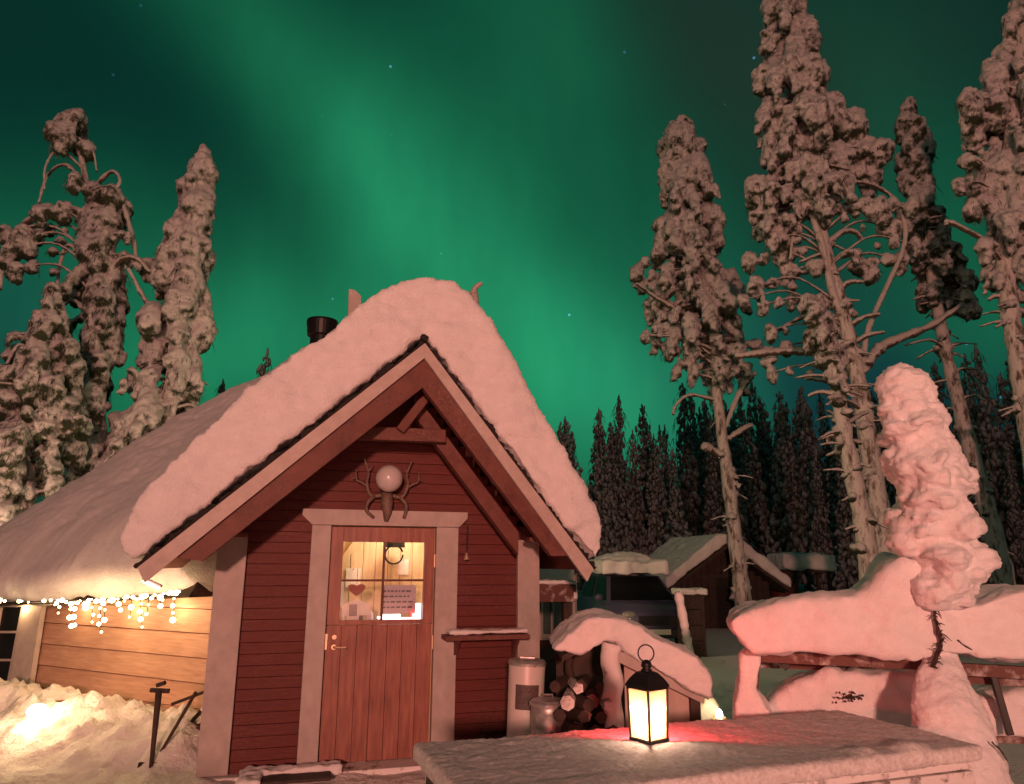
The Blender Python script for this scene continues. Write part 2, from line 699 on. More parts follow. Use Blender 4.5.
def ground_height(X, Y):
    P = np.stack([X, Y, np.zeros_like(X)], 1)
    z = np.zeros_like(X)

    def sst(v, a, b):
        t = np.clip((v - a) / (b - a), 0, 1)
        return t * t * (3 - 2 * t)
    z -= .42 * sst(Y, 9, 15) * (1 - sst(Y, 26, 42)) * sst(X, -1.5, 1.0)
    z += .9 * sst(Y, 45, 120)
    z += fbm(P, .12, 3, .5, 2) * .35 * sst(Y, 16, 30)
    # shovelled bank along the lit wall
    u = (X - CO.x) * CX.x + (Y - CO.y) * CX.y
    v = (X - CO.x) * CY.x + (Y - CO.y) * CY.y
    along = (-(u - W1[0]) + (v - W1[1])) / math.sqrt(2)
    off = (-(u - W1[0]) - (v - W1[1])) / math.sqrt(2)
    bank = np.exp(-((off - .55) / .62) ** 2) * sst(along, -1.2, -.1) * (1 - sst(along, 2.2, 2.9) * .55)
    lump = .75 + .9 * fbm(P, 1.6, 4, .55, 5)
    z += bank * .31 * np.clip(lump, .15, 2)
    z += bank * .17 * np.abs(fbm(P, 5.5, 3, .6, 8))
    near = (1 - sst(Y, 8, 14)) * sst(-X, -4, -1)
    z += near * (.05 * fbm(P, 1.8, 4, .6, 1) + .03 * np.abs(fbm(P, 6, 3, .6, 3)))
    # low drift against the front wall and the trodden patch before the door
    z += .05 * np.exp(-((v + .25) / .25) ** 2) * (np.abs(u) < 2) * np.clip(.5 + fbm(P, 3, 3, .5, 4), 0, 1)
    # snow swell under the bench and beyond the table
    z += .28 * np.exp(-(((X - 2.2) / 1.3) ** 2 + ((Y - 4.3) / .7) ** 2)) * (1 + .5 * fbm(P, 2.5, 3))
    # unseen snow ridge, added to shade the lower left of the cabin
    z += 1.22 * np.exp(-((Y + 1.2) / .8) ** 4) * sst(-X, .75, 1.3) * (1 - sst(-X, 5, 7)) * (1 + .12 * fbm(P, 1.5, 3, .5, 6))
    # drift by the shelter
    z += .35 * np.exp(-(((X - 1.4) / .5) ** 2 + ((Y - 5.2) / .5) ** 2))
    return z


def build_ground():
    xs = np.concatenate([-np.geomspace(7.6, 1500, 34)[::-1], np.arange(-7.5, 3.4, .035), np.geomspace(3.45, 1500, 46)])
    ys = np.concatenate([[-60, -20, -8, -5, -4, -3, -2.4, -2.1, -1.8, -1.5, -1.2, -.9, -.6, -.3, 0, .3, .6, 1, 1.6], np.arange(2.0, 10.5, .035), np.geomspace(10.55, 2200, 90)])
    X, Y = np.meshgrid(xs, ys)
    n, k = X.shape
    Z = ground_height(X.ravel(), Y.ravel())
    idx = np.arange(n * k).reshape(n, k)
    f = np.stack([idx[:-1, :-1], idx[:-1, 1:], idx[1:, 1:], idx[1:, :-1]], -1).reshape(-1, 4)
    me = np_mesh('snow_ground', np.stack([X.ravel(), Y.ravel(), Z], 1), f)
    o = link_mesh('snow_ground', me, M['snow_trodden'], smooth=True)
    tag(o, kind='structure')


build_ground()

# ------------------------------------------------------------------ the cabin
AX, ZA, EL, ER, ZE = .123, 3.041, -1.633, 1.434, 1.418
SL, SR = (ZA - ZE) / (AX - EL), (ZA - ZE) / (ER - AX)


def roof_z(u):
    return ZA - ((AX - u) * SL if u < AX else (u - AX) * SR)


def roof_u(z):
    return AX - (ZA - z) / SL, AX + (ZA - z) / SR


cabin = empty('log_cabin', CO, YAW)
tag(cabin, 'red timber cabin with steep snow-covered roof, pale trim and a half-glazed door', 'cabin')


def board_row(bm, u0, u1, z0, z1, y, th, ch=.0028, r=None):
    """a horizontal board with chamfered edges; its face at y, th deep"""
    pr = [(y, z0 + ch), (y, z1 - ch), (y + ch, z1 - .001), (y + th, z1 - .001), (y + th, z0 + .001), (y + ch, z0 + .001)]
    prism(bm, [Vector((u0, p[0], p[1])) for p in pr], Vector((u1 - u0, 0, 0)))


def build_cabin():
    # front wall: horizontal red boards with the door hole
    bm = bmesh.new()
    z, h = .02, .079
    while z < 2.95:
        z1 = z + h
        l, r = roof_u(z1 + .05)
        l, r = max(l, -1.205), min(r, 1.205)
        y = .004 + random.uniform(-.002, .002)
        if r - l > .08:
            if z1 < 1.80:
                board_row(bm, l, -.45, z, z1, y, .05)
                board_row(bm, .38, r, z, z1, y, .05)
            else:
                board_row(bm, l, r, z, z1, y, .05)
        z = z1
    obj('wall', bm, M['red_wood'], cabin)
    # inner lining with the door hole (keeps the light in)
    bm = bmesh.new()
    for (a, b2, c, d) in ((-1.15, -.46, .02, 1.72), (.39, 1.15, .02, 1.72), (-1.0, 1.0, 1.80, 1.9), (-.9, .9, 1.9, 2.05), (-.6, .7, 2.05, 2.40)):
        box(bm, ((a + b2) / 2, .075, (c + d) / 2), (b2 - a, .03, d - c))
    for (a, b2, c, d) in ((-.50, -.415, .05, 1.80), (.348, .42, .05, 1.80), (-.415, .348, 1.705, 1.80), (-.415, .348, .05, .12)):
        box(bm, ((a + b2) / 2, .068, (c + d) / 2), (b2 - a, .05, d - c))
    obj('wall_lining', bm, M['pine'], cabin)
    # vestibule side walls
    for s in (-1, 1):
        bm = bmesh.new()
        for k in range(16):
            box(bm, (s * 1.18, .72, .13 + k * .1), (.05 + random.uniform(-.003, .003), 1.32, .096))
        obj('side_wall', bm, M['red_wood'], cabin)
    # room behind the door
    bm = bmesh.new()
    for k in range(14):
        box(bm, (-.70 + k * .105, 0.64 + random.uniform(-.004, .004), 1.08), (.101, .03, 2.06))
    for sd in (-1, 1):
        for k in range(5):
            box(bm, (sd * .72, .15 + k * .105, 1.08), (.03, .101, 2.06))
    box(bm, (0, .37, 2.10), (1.46, .56, .03))
    box(bm, (0, .37, .05), (1.46, .56, .03))
    beam(bm, (-.50, .60, 1.15), (-.05, .60, 1.85), .06, .05)
    beam(bm, (-.42, .57, .9), (-.42, .57, 2.0), .09, .05)
    beam(bm, (.34, .57, .9), (.34, .57, 2.0), .10, .05)
    obj('interior_panelling', bm, M['pine'], cabin)
    # sill and plinth
    bm = bmesh.new()
    beam(bm, (-1.22, -.02, -.02), (1.22, -.02, -.02), .14, .09)
    box(bm, (-.03, -.10, .02), (.95, .24, .05))
    obj('sill', bm, M['frost_wood'], cabin, bevel=.008)
    # corner posts
    for s, x0, x1 in ((-1, -1.235, -1.03), (1, 1.05, 1.235)):
        bm = bmesh.new()
        box(bm, ((x0 + x1) / 2, -.018, .835), (x1 - x0, .05, 1.61))
        obj('corner_post', bm, M['trim'], cabin, bevel=.006)
        bm = bmesh.new()
        box(bm, ((x0 + x1) / 2 + s * .0, -.22, 1.70), (.13, .62, .10))
        box(bm, ((x0 + x1) / 2 - s * .02, -.36, 1.635), (.20, .16, .035))
        obj('plate_beam', bm, M['red_rafter'], cabin, bevel=.008)
    # roof deck with boards beneath, felt edge, fascia boards
    rf = None
    for side in (-1, 1):
        e, sl = (EL, SL) if side < 0 else (ER, SR)
        dirv = Vector((e - AX, 0, ZE - ZA))
        L = dirv.length
        dn = dirv / L
        nrm = Vector((-dn.z, 0, dn.x))
        if nrm.z < 0:
            nrm = -nrm
        bm = bmesh.new()
        nb = 13
        for k in range(nb):
            t0, t1 = L * k / nb, L * (k + 1) / nb - .006
            c = Vector((AX, 0, ZA)) + dn * ((t0 + t1) / 2) - nrm * .012
            rot = Matrix((dn, Vector((0, 1, 0)), dn.cross(Vector((0, 1, 0))))).transposed()
            box(bm, c + Vector((0, .72, 0)), (t1 - t0, 2.74, .022), rot)
        deck = obj('roof', bm, M['soffit'], cabin)
        rf = rf or deck
        bm = bmesh.new()
        pts = []
        n = 130
        for k in range(n + 1):
            t = L * (k / n) * 1.006
            p = Vector((AX, 0, ZA)) + dn * t
            j = .016 + .030 * mnoise.noise(Vector((t * 7, side * 4, 0))) + .026 * mnoise.noise(Vector((t * 27, side * 7, 2)))
            j = max(.003, j)
            pts.append((p, j))
        for (p, j), (q, j2) in zip(pts[:-1], pts[1:]):
            a = [Vector((0, -.685, 0)) + p + nrm * .004, Vector((0, -.685, 0)) + q + nrm * .004, Vector((0, -.685, 0)) + q + nrm * (.004 + j2 * 1.25), Vector((0, -.685, 0)) + p + nrm * (.004 + j * 1.25)]
            prism(bm, a, Vector((0, 2.7, 0)))
        obj('roof_felt', bm, M['felt'], deck)
        bm = bmesh.new()
        a = Vector((AX, -.692, ZA))
        b = Vector((e, -.692, ZE))
        dz = Vector((0, 0, -.115))
        prism(bm, [a, b, b + dz * .80 + Vector((-side * .05, 0, 0)), a + dz], Vector((0, .03, 0)))
        obj('fascia_board', bm, M['fascia'], cabin, bevel=.004)
        # second, red barge rafter behind it
        bm = bmesh.new()
        a = Vector((AX, -.655, ZA - .03))
        b = Vector((e, -.655, ZE - .03))
        dz = Vector((0, 0, -.30))
        prism(bm, [a, b + dn * -.16, b + dn * -.50 + dz * .9, a + dz], Vector((0, .07, 0)))
        obj('barge_rafter', bm, M['red_rafter'], cabin, bevel=.006)
        # inner rafter near the wall
        if side < 0:
            continue
        bm = bmesh.new()
        a = Vector((AX, -.30, ZA - .30))
        b = Vector((e - side * .46, -.30, ZE + .46 * sl - .30))
        prism(bm, [a, b, b + Vector((0, 0, -.17)), a + Vector((0, 0, -.17))], Vector((0, .09, 0)))
        obj('rafter', bm, M['red_rafter'], cabin, bevel=.008)
    # collar beam and slanted strut in the gable
    bm = bmesh.new()
    beam(bm, (-.42, -.35, 2.395), (.36, -.35, 2.405), .09, .10)
    obj('collar_beam', bm, M['red_rafter'], cabin, bevel=.008)
    bm = bmesh.new()
    beam(bm, (.0, -.40, 2.42), (.21, -.40, 2.72), .07, .10, (0, 1, 0))
    obj('strut', bm, M['red_rafter'], cabin, bevel=.01)
    # icicle stubs and frost beads along the barge boards are tiny; a dark ridge cap shows at the apex
    bm = bmesh.new()
    box(bm, (AX - .01, .3, ZA + .045), (.07, 2.0, .05), Matrix.Rotation(.5, 3, 'Y'))
    obj('ridge_cap', bm, M['felt'], cabin, bevel=.012)
    # snow load over the vestibule
    outline = [(425, 332), (328, 409), (228, 487), (138, 558), (126, 560), (119, 546), (121, 524), (138, 494), (165, 464), (205, 425), (250, 386), (295, 352), (340, 319), (372, 295), (400, 281), (430, 276),
               (452, 279), (472, 293), (490, 318), (520, 366), (545, 411), (570, 458), (592, 498), (604, 522), (605, 546), (601, 562), (596, 561), (549, 501), (495, 427)]
    poly = []
    for px, py in outline:
        p = on_y(px, py, -.72)
        poly.append(Vector((p.x, -.715, p.z)))
    bm = bmesh.new()
    prism(bm, poly, Vector((0, 3.6, 0)))
    me = soft_mesh('snow_cover', bm, .026, 9, [((2.2, 2.2, 2.2), 2, .040), ((5, 5, 12), 3, .024), ((15, 15, 32), 3, .017)])
    link_mesh('snow_cover', me, M['snow_roof'], rf, True)

    # door casing and head trim
    bm = bmesh.new()
    box(bm, (-.508, -.03, .8825), (.142, .055, 1.695))
    obj('door_casing', bm, M['trim'], cabin, bevel=.005)
    bm = bmesh.new()
    box(bm, (.462, -.03, .8825), (.176, .055, 1.695))
    obj('door_casing', bm, M['trim'], cabin, bevel=.005)
    bm = bmesh.new()
    prism(bm, [Vector(q) for q in ((-.655, -.062, 1.85), (.62, -.062, 1.85), (.62, -.062, 1.80), (.555, -.062, 1.733), (-.58, -.062, 1.733), (-.655, -.062, 1.80))], Vector((0, .06, 0)))
    obj('door_head', bm, M['trim'], cabin, bevel=.005)

    # door leaf
    dl, dr, dz0, dz1 = -.430, .363, .05, 1.722
    wl, wr, wb, wt = -.338, .290, 1.030, 1.610
    bm = bmesh.new()
    nb = 7
    for k in range(nb):
        a = dl + (dr - dl) * k / nb
        b = dl + (dr - dl) * (k + 1) / nb
        ch = .002
        pr = [(a + .0008, .02), (a + ch, -.002), (b - ch, -.002), (b - .0008, .02), (b - .0008, .035), (a + .0008, .035)]
        prism(bm, [Vector((p[0], p[1], dz0)) for p in pr], Vector((0, 0, .945)))
    door = obj('door', bm, M['door'], cabin)
    bm = bmesh.new()
    for (a, b, c, d) in ((dl, wl, 1.0, dz1), (wr, dr, 1.0, dz1), (wl, wr, wt, dz1), (wl, wr, 1.0, wb)):
        box(bm, ((a + b) / 2, .012, (c + d) / 2), (b - a, .046, d - c))
    obj('door_frame', bm, M['door'], door, bevel=.003)
    bm = bmesh.new()
    box(bm, ((wl + wr) / 2 + .0, .008, (wb + wt) / 2), (.016, .03, wt - wb))
    box(bm, ((wl + wr) / 2, .0065, 1.322), (wr - wl, .027, .016))
    obj('muntin', bm, M['red_rafter'], door)
    bm = bmesh.new()
    box(bm, ((wl + wr) / 2, .02, (wb + wt) / 2), (wr - wl, .004, wt - wb))
    obj('glass_pane', bm, M['glass'], door)
    # handle and keyhole rose
    bm = bmesh.new()
    box(bm, (dl + .002, -.018, .885), (.022, .02, .11))
    q = Matrix.Rotation(math.pi / 2, 4, 'X')
    for zz, r in ((.915, .021), (.845, .024)):
        bmesh.ops.create_cone(bm, cap_ends=True, segments=20, radius1=r, radius2=r * .8, depth=.016, matrix=Matrix.Translation((dl + .062, -.012, zz)) @ q)
    tube(bm, [(dl + .062, -.015, .845), (dl + .062, -.05, .845), (dl + .075, -.056, .845), (dl + .15, -.056, .842)], .0085, 8)
    obj('handle', bm, M['brass'], door)
    for zz in (1.47, .86):
        bm = bmesh.new()
        tube(bm, [(dr + .010, -.012, zz - .05), (dr + .010, -.012, zz + .05)], .010, 8)
        obj('hinge', bm, M['brass'], door)

    # hut behind: wall facets around an eight-sided plan
    poly = [W1, W2, (-4.27, 6.4), (-1.3, 7.6), (1.0, 7.6), (2.35, 5.8), (2.35, 2.35), (1.3, 1.3)]
    for i in range(len(poly)):
        a, b = Vector((*poly[i], 0)), Vector((*poly[(i + 1) % len(poly)], 0))
        d = (b - a)
        L = d.length
        d.normalize()
        out = Vector((d.y, -d.x, 0))
        if out.dot((a + b) / 2 - Vector((-.9, 4.4, 0))) < 0:
            out = -out
        bm = bmesh.new()
        if i == 7:
            continue
        zz = .02
        while zz < 1.30:
            h = .205
            pr = [(0, 0), (.028, .008), (.012, h - .002), (0, h - .002)]     # lapped boards, lower edge proud
            prism(bm, [a + out * (p[0] + random.uniform(0, .002)) + Vector((0, 0, zz + p[1])) for p in pr], d * L)
            zz += h
        obj('wall', bm, M['annex'] if i == 0 else M['red_wood'], cabin)
        if i == 0:
            bm = bmesh.new()
            beam(bm, a - out * .08 + Vector((0, 0, .75)), b - out * .08 + Vector((0, 0, .75)), .06, 1.5)
            obj('wall_lining', bm, M['dark'], cabin)
        if i == 6:
            # window on the right-hand facet: pale frame and greenish pane
            p0, p1 = a.lerp(b, .10), a.lerp(b, .88)
            if (p0 - Vector((1.3, 1.3, 0))).length > (p1 - Vector((1.3, 1.3, 0))).length:
                p0, p1 = p1, p0
    # leaning trim board and dark lattice window at the far end of the lit wall
    ww = Vector((-1, 1, 0)).normalized()
    wo = Vector((-1, -1, 0)).normalized()

    def on_wall(px, py, off=.05):
        p0 = c2w(W1[0] + wo.x * off, W1[1] + wo.y * off, 0)
        n = CX * wo.x + CY * wo.y
        return w2c(on_plane(px, py, p0, n))
    bm = bmesh.new()
    q = [on_wall(*p) for p in ((29, 596), (48, 596), (28, 725), (6, 725))]
    prism(bm, q, wo * .05)
    obj('trim_board', bm, M['trim'], cabin, bevel=.006)
    bm = bmesh.new()
    q = [on_wall(*p, .04) for p in ((-60, 602), (28, 602), (6, 718), (-60, 718))]
    prism(bm, q, wo * .02)
    fr = obj('window', bm, M['dark_glass'], cabin)
    bm = bmesh.new()
    for x0, x1 in ((24, 2), (2, -18), (-22, -42)):
        beam(bm, on_wall(x0, 602, .075), on_wall(x1, 718, .075), .03, .02)
    for yy in (606, 632, 660, 690, 714):
        beam(bm, on_wall(-60, yy, .08), on_wall(22 - (yy - 602) * .16, yy, .08), .018, .022)
    obj('window_frame', bm, M['trim'], fr)

    # window beside the right corner post, on the facet that turns away
    pl0, pn = c2w(1.3, 1.3, 0), (CX * 1 + CY * -1).normalized()

    def on_facet(px, py, off):
        return w2c(on_plane(px, py, pl0 + pn * off, pn))
    q = [on_facet(*p, .06) for p in ((542, 578), (572, 580), (572, 636), (542, 636))]
    ol = Vector((1, -1, 0)).normalized()
    bm = bmesh.new()
    prism(bm, q, ol * .01)
    wp = obj('window', bm, M['blue_glass'], cabin)
    bm = bmesh.new()
    c = [on_facet(*p, .075) for p in ((540, 575), (574, 575), (574, 637), (540, 637), (552, 600), (552, 637))]
    beam(bm, c[0], c[3], .05, .05)
    beam(bm, c[1], c[2], .05, .05)
    beam(bm, c[3], c[2], .05, .06)
    beam(bm, c[4], c[5], .03, .03)
    obj('window_frame', bm, M['trim'], wp)

    # snow on the hut roof
    ex = .36
    cen = Vector((-.9, 4.4, 0))
    eave = []
    for i, p in enumerate(poly):
        v = Vector((*p, 0)) - cen
        if i == 0:
            eave += [Vector((-1.15, 1.55, 0)), Vector((-1.52, 1.08, 0))]
        elif i == 7:
            eave += [Vector((1.36, 1.25, 0)), Vector((1.15, 1.55, 0))]
        else:
            eave.append(cen + v * (1 + (ex if i < 4 else .10) / v.length * 1.1))
    apex = Vector((-.42, 4.45, 4.62))
    per = []
    for i in range(len(eave)):
        a, b = eave[i], eave[(i + 1) % len(eave)]
        n = max(6, int((b - a).length / .05))
        for k in range(n):
            per.append(a.lerp(b, k / n))
    per = np.array([tuple(p) for p in per])
    for _ in range(60):      # soften the corners
        per = (np.roll(per, 1, 0) + 2 * per + np.roll(per, -1, 0)) / 4
    n = len(per)
    cx, cy = apex.x, apex.y
    rings = []
    # t from the eave (0) to the apex (1), z offset over the straight roof line
    prof = [(.12, -.04), (.05, -.11), (.01, -.09), (-.012, .04), (-.022, .12), (-.022, .20), (-.012, .28), (.012, .35), (.045, .40)] + [(t, .42) for t in np.linspace(.08, .97, 120)] + [(.995, .40)]
    left = 1 / (1 + np.exp((per[:, 0] + 2.4) / .5))
    ez = 1.215 - .25 * np.clip((-per[:, 0] - 1.6) / 3.2, 0, 1)
    for t, o in prof:
        x = per[:, 0] + (cx - per[:, 0]) * t
        y = per[:, 1] + (cy - per[:, 1]) * t
        zr = ez + (apex.z - .42 - ez) * max(t, 0) ** .93
        rings.append(np.stack([x, y, zr + o], 1))
    V = np.concatenate(rings)
    idx = np.arange(len(V)).reshape(len(prof), n)
    f = np.stack([idx[:-1], np.roll(idx[:-1], -1, 1), np.roll(idx[1:], -1, 1), idx[1:]], -1).reshape(-1, 4)
    me = np_mesh('snow_cover', V, f)
    roughen(me, [((1.0, 1.0, 1.0), 2, .09), ((5, 5, 5), 2, .016), ((12, 12, 12), 3, .022)])
    # fix winding so that normals point outward
    bm = bmesh.new()
    bm.from_mesh(me)
    bm.faces.new([bm.verts[i] for i in idx[-1]]) if not bm.verts.ensure_lookup_table() else None
    bmesh.ops.recalc_face_normals(bm, faces=bm.faces)
    bm.to_mesh(me)
    bm.free()
    # dark roof deck under it
    bm = bmesh.new()
    av = bm.verts.new(Vector((cx, cy, apex.z - .5)))
    ev = [bm.verts.new(Vector((p.x, p.y, 1.16 - .25 * min(1, max(0, (-p.x - 1.6) / 3.2))))) for p in eave]
    for i in range(len(ev)):
        bm.faces.new((ev[i], ev[(i + 1) % len(ev)], av))
    bm.faces.new(ev)
    hut_roof = obj('roof', bm, M['dark'], cabin)
    link_mesh('snow_cover', me, M['snow_roof'], hut_roof, True)

    # chimney with a black cap
    cp = w2c(at(322, 330, 9.9))
    bm = bmesh.new()
    lathe(bm, [(.15, -1.4), (.15, -.10)], 28, cp)
    ch = obj('chimney', bm, M['black'], cabin)
    bm = bmesh.new()
    lathe(bm, [(.17, -.10), (.19, -.09), (.21, .10), (.205, .13), (.12, .15)], 28, cp)
    obj('chimney_cap', bm, M['black'], ch, bevel=.004)
    # carved horns at the rear ends of the barge boards, poking above the snow
    h0 = [w2c(at(px, py, 8.0)) for px, py in ((349, 289), (355, 290), (361, 296), (365, 320), (350, 320))]
    h0[3].z = h0[4].z = 3.15
    bm = bmesh.new()
    prism(bm, h0, Vector((0, .05, 0)))
    obj('roof_horn', bm, M['fascia'], cabin, bevel=.01)
    bm = bmesh.new()
    pts = [w2c(at(px, py, 7.9)) for px, py in ((477, 330), (475, 302), (473, 294), (476, 287), (482, 283))]
    pts[0].z = 2.9
    tube(bm, [Vector(tuple(p)) for p in curve_pts(pts, 20)], list(np.linspace(.05, .022, 20)), 8)
    obj('roof_horn', bm, M['fascia'], cabin, True)


build_cabin()

# things on and behind the door glass
room_light = point_light('vestibule_light', c2w(.16, .34, 1.90), 22, (1, .79, .57), .06)


def cabin_thing(name, label, cat, loc, group=None):
    o = empty(name, c2w(*loc), YAW)
    tag(o, label, cat, group)
    return o


def build_door_things():
    t = cabin_thing('notice_paper', 'lilac printed notice taped inside the lower right door pane', 'notice', (.105, .035, 1.075))
    bm = bmesh.new()
    box(bm, (0, 0, .105), (.27, .002, .21))
    obj('sheet', bm, M['paper'], t)
    bm = bmesh.new()
    r = random.Random(4)
    for k in range(4):
        x = -.115
        zz = .165 - k * .04
        while x < .09:
            w = r.uniform(.012, .04)
            box(bm, (x + w / 2, -.0025, zz), (w, .002, .012))
            x += w + .01
    obj('print', bm, M['ink'], t)
    # heart
    t = cabin_thing('heart_ornament', 'red heart hanging inside the lower left door pane', 'ornament', (-.215, .05, 1.215))
    bm = bmesh.new()
    pts = []
    for k in range(28):
        a = 2 * math.pi * k / 28
        pts.append(Vector((.062 * math.sin(a) ** 3 * 1.05, 0, .045 * (math.cos(a) - .38 * math.cos(2 * a) - .15 * math.cos(3 * a)) + .04)))
    prism(bm, pts, Vector((0, .02, 0)))
    obj('heart', bm, M['heart_red'], t, bevel=.005)
    bm = bmesh.new()
    tube(bm, [(0, .01, .075), (0, .01, .2)], .002, 5)
    obj('cord', bm, M['dark'], t)
    # white pennant below the heart
    t = cabin_thing('white_pennant', 'white pointed cloth hanging below the red heart', 'cloth', (-.205, .09, 1.12))
    bm = bmesh.new()
    prism(bm, [Vector(p) for p in ((-.10, 0, .02), (.0, 0, .06), (.10, 0, .02), (.11, 0, -.06), (-.11, 0, -.06))], Vector((0, .006, 0)))
    obj('cloth', bm, M['cloth_white'], t)
    # framed card
    t = cabin_thing('framed_card', 'small dark framed card standing in the lower left door pane', 'card', (-.235, .06, 1.045))
    bm = bmesh.new()
    box(bm, (0, 0, .05), (.09, .008, .13))
    obj('frame', bm, M['cloth_white'], t, bevel=.003)
    bm = bmesh.new()
    box(bm, (0, -.006, .055), (.06, .003, .085))
    obj('picture', bm, M['bone'], t)
    # dark pendant with a looped cord
    t = cabin_thing('pendant_lamp', 'dark pendant with a looped cord behind the upper right door pane', 'lamp', (.12, .45, 1.60))
    bm = bmesh.new()
    lathe(bm, [(.085, -.02), (.08, .03), (.05, .065), (.012, .08)], 20)
    obj('shade', bm, M['black'], t)
    bm = bmesh.new()
    tube(bm, [Vector((.075 * math.cos(a) - .01, -.02, -.08 + .075 * math.sin(a))) for a in np.linspace(.3, 2 * math.pi, 22)], .008, 6)
    obj('cord', bm, M['black'], t)
    # jars and papers
    for nm, lab, u, y, z, r, h, mm in (('jar', 'small pale jar on the inner sill at the left of the door glass', -.31, .12, 1.03, .018, .09, 'cloth_white'),
                                       ('bottle', 'slim dark bottle on the inner sill beside the framed card', -.165, .13, 1.03, .014, .12, 'black'),
                                       ('mug', 'lilac mug on the inner sill left of the middle glazing bar', -.10, .12, 1.03, .026, .06, 'paper')):
        t = cabin_thing(nm, lab, nm, (u, y, z))
        bm = bmesh.new()
        lathe(bm, [(r * .9, -.02), (r, .0), (r, h * .7), (r * .6, h * .85), (r * .55, h)], 16)
        obj('body', bm, M[mm], t, True)
    for lab, u, z, w, h, mm in (('white sheet pinned high on the inner wall seen through the left panes', -.20, 1.33, .12, .16, 'cloth_white'),
                            ('pale lilac sheet pinned on the inner wall seen through the left panes', -.32, 1.20, .10, .2, 'paper'),
                            ('white sheet pinned on the inner wall right of the pendant', .22, 1.42, .09, .13, 'cloth_white')):
        t = cabin_thing('pinned_sheet', lab, 'paper', (u, .615, z))
        bm = bmesh.new()
        box(bm, (0, 0, 0), (w, .003, h))
        obj('sheet', bm, M[mm], t)
        bm = bmesh.new()
        bmesh.ops.create_icosphere(bm, subdivisions=1, radius=.006, matrix=Matrix.Translation((0, -.004, h * .45)))
        obj('pin', bm, M['heart_red'], t)
    # a lit white lamp low behind the glass
    t = cabin_thing('window_lamp', 'white lit lamp low behind the door glass under the notice', 'lamp', (.0, .10, 1.03))
    bm = bmesh.new()
    box(bm, (.065, 0, .012), (.14, .03, .045))
    box(bm, (-.02, 0, .010), (.05, .03, .02))
    box(bm, (.2, 0, .0), (.16, .03, .018))
    box(bm, (.272, 0, .05), (.040, .03, .13))
    obj('tube', bm, M['white_glow'], t, bevel=.006)
    bm = bmesh.new()
    box(bm, (.05, .02, -.02), (.56, .04, .02))
    obj('base', bm, M['cloth_white'], t)


build_door_things()


def build_wall_lamp():
    t = cabin_thing('wall_lamp', 'unlit white globe lamp on the gable above the door', 'lamp', (-.03, -.02, 2.09))
    bm = bmesh.new()
    bmesh.ops.create_uvsphere(bm, u_segments=32, v_segments=20, radius=.105, matrix=Matrix.Translation((0, -.13, 0)))
    obj('globe', bm, M['globe'], t, True)
    bm = bmesh.new()
    lathe(bm, [(.085, 0), (.085, .012), (.05, .035), (.045, .06)], 24)
    bmesh.ops.rotate(bm, verts=bm.verts, matrix=Matrix.Rotation(math.pi / 2, 3, 'X'))
    obj('base', bm, M['black'], t)
    t = cabin_thing('reindeer_antlers', 'grey brown reindeer skull and antlers hung behind the globe lamp', 'antlers', (-.03, -.02, 2.0))
    bm = bmesh.new()
    tube(bm, [(-.0, -.04, .0), (.0, -.055, -.09), (.005, -.06, -.17), (0, -.055, -.235)], [.042, .05, .035, .016], 10)
    obj('skull', bm, M['bone'], t, True)
    for s in (-1, 1):
        bm = bmesh.new()
        c = curve_pts([(s * .03, -.03, -.03), (s * .12, -.035, -.04), (s * .16, -.05, .05), (s * .15, -.04, .14), (s * .19, -.05, .25)], 16)
        tube(bm, [Vector(tuple(p)) for p in c], list(np.linspace(.018, .007, 16)), 7)
        c = curve_pts([(s * .14, -.04, .02), (s * .20, -.05, .06), (s * .24, -.05, .08), (s * .245, -.05, .16)], 10)
        tube(bm, [Vector(tuple(p)) for p in c], list(np.linspace(.012, .005, 10)), 6)
        c = curve_pts([(s * .10, -.035, -.04), (s * .15, -.05, -.10), (s * .15, -.055, -.16), (s * .115 + .02, -.06, -.21)], 10)
        tube(bm, [Vector(tuple(p)) for p in c], list(np.linspace(.018, .012, 10)), 7)
        tube(bm, [(s * .16, -.045, .13), (s * .12, -.05, .2)], [.009, .004], 6)
        tube(bm, [(s * .235, -.05, .10), (s * .275, -.05, .09)], [.008, .004], 6)
        obj('antler', bm, M['bone'], t, True)


build_wall_lamp()


def build_wall_shelf():
    t = cabin_thing('wall_shelf', 'narrow snow-dusted shelf on the red wall right of the door', 'shelf', (.78, -.03, .885))
    bm = bmesh.new()
    box(bm, (-.02, -.11, .02), (.66, .20, .035))
    obj('board', bm, M['red_rafter'], t, bevel=.005)
    for x in (-.25, .22):
        bm = bmesh.new()
        prism(bm, [Vector((x, -.005, 0)), Vector((x, -.16, 0)), Vector((x, -.005, -.14))], Vector((.025, 0, 0)))
        obj('bracket', bm, M['red_rafter'], t)
    bm = bmesh.new()
    box(bm, (-.01, -.105, .058), (.62, .17, .03))
    link_mesh('snow_cover', soft_mesh('snow_cover', bm, .012, 4, [((9, 9, 9), 3, .012)]), M['snow'], t, True)


build_wall_shelf()


def build_chime():
    t = cabin_thing('hanging_bell', 'small bell on a beaded cord beside the door head trim', 'bell', (.62, -.05, 1.53))
    bm = bmesh.new()
    tube(bm, [(.01, 0, .22), (0, 0, .0)], .004, 6)
    for k in range(6):
        bmesh.ops.create_icosphere(bm, subdivisions=2, radius=.009, matrix=Matrix.Translation((.004, 0, .05 + k * .03)))
    obj('cord', bm, M['dark'], t)
    bm = bmesh.new()
    lathe(bm, [(.024, -.05), (.026, -.044), (.018, -.02), (.010, .0), (.004, .006)], 16)
    obj('bell', bm, M['brass'], t)
    bm = bmesh.new()
    bmesh.ops.create_icosphere(bm, subdivisions=2, radius=.008, matrix=Matrix.Translation((0, 0, -.054)))
    obj('clapper', bm, M['black'], t)


build_chime()

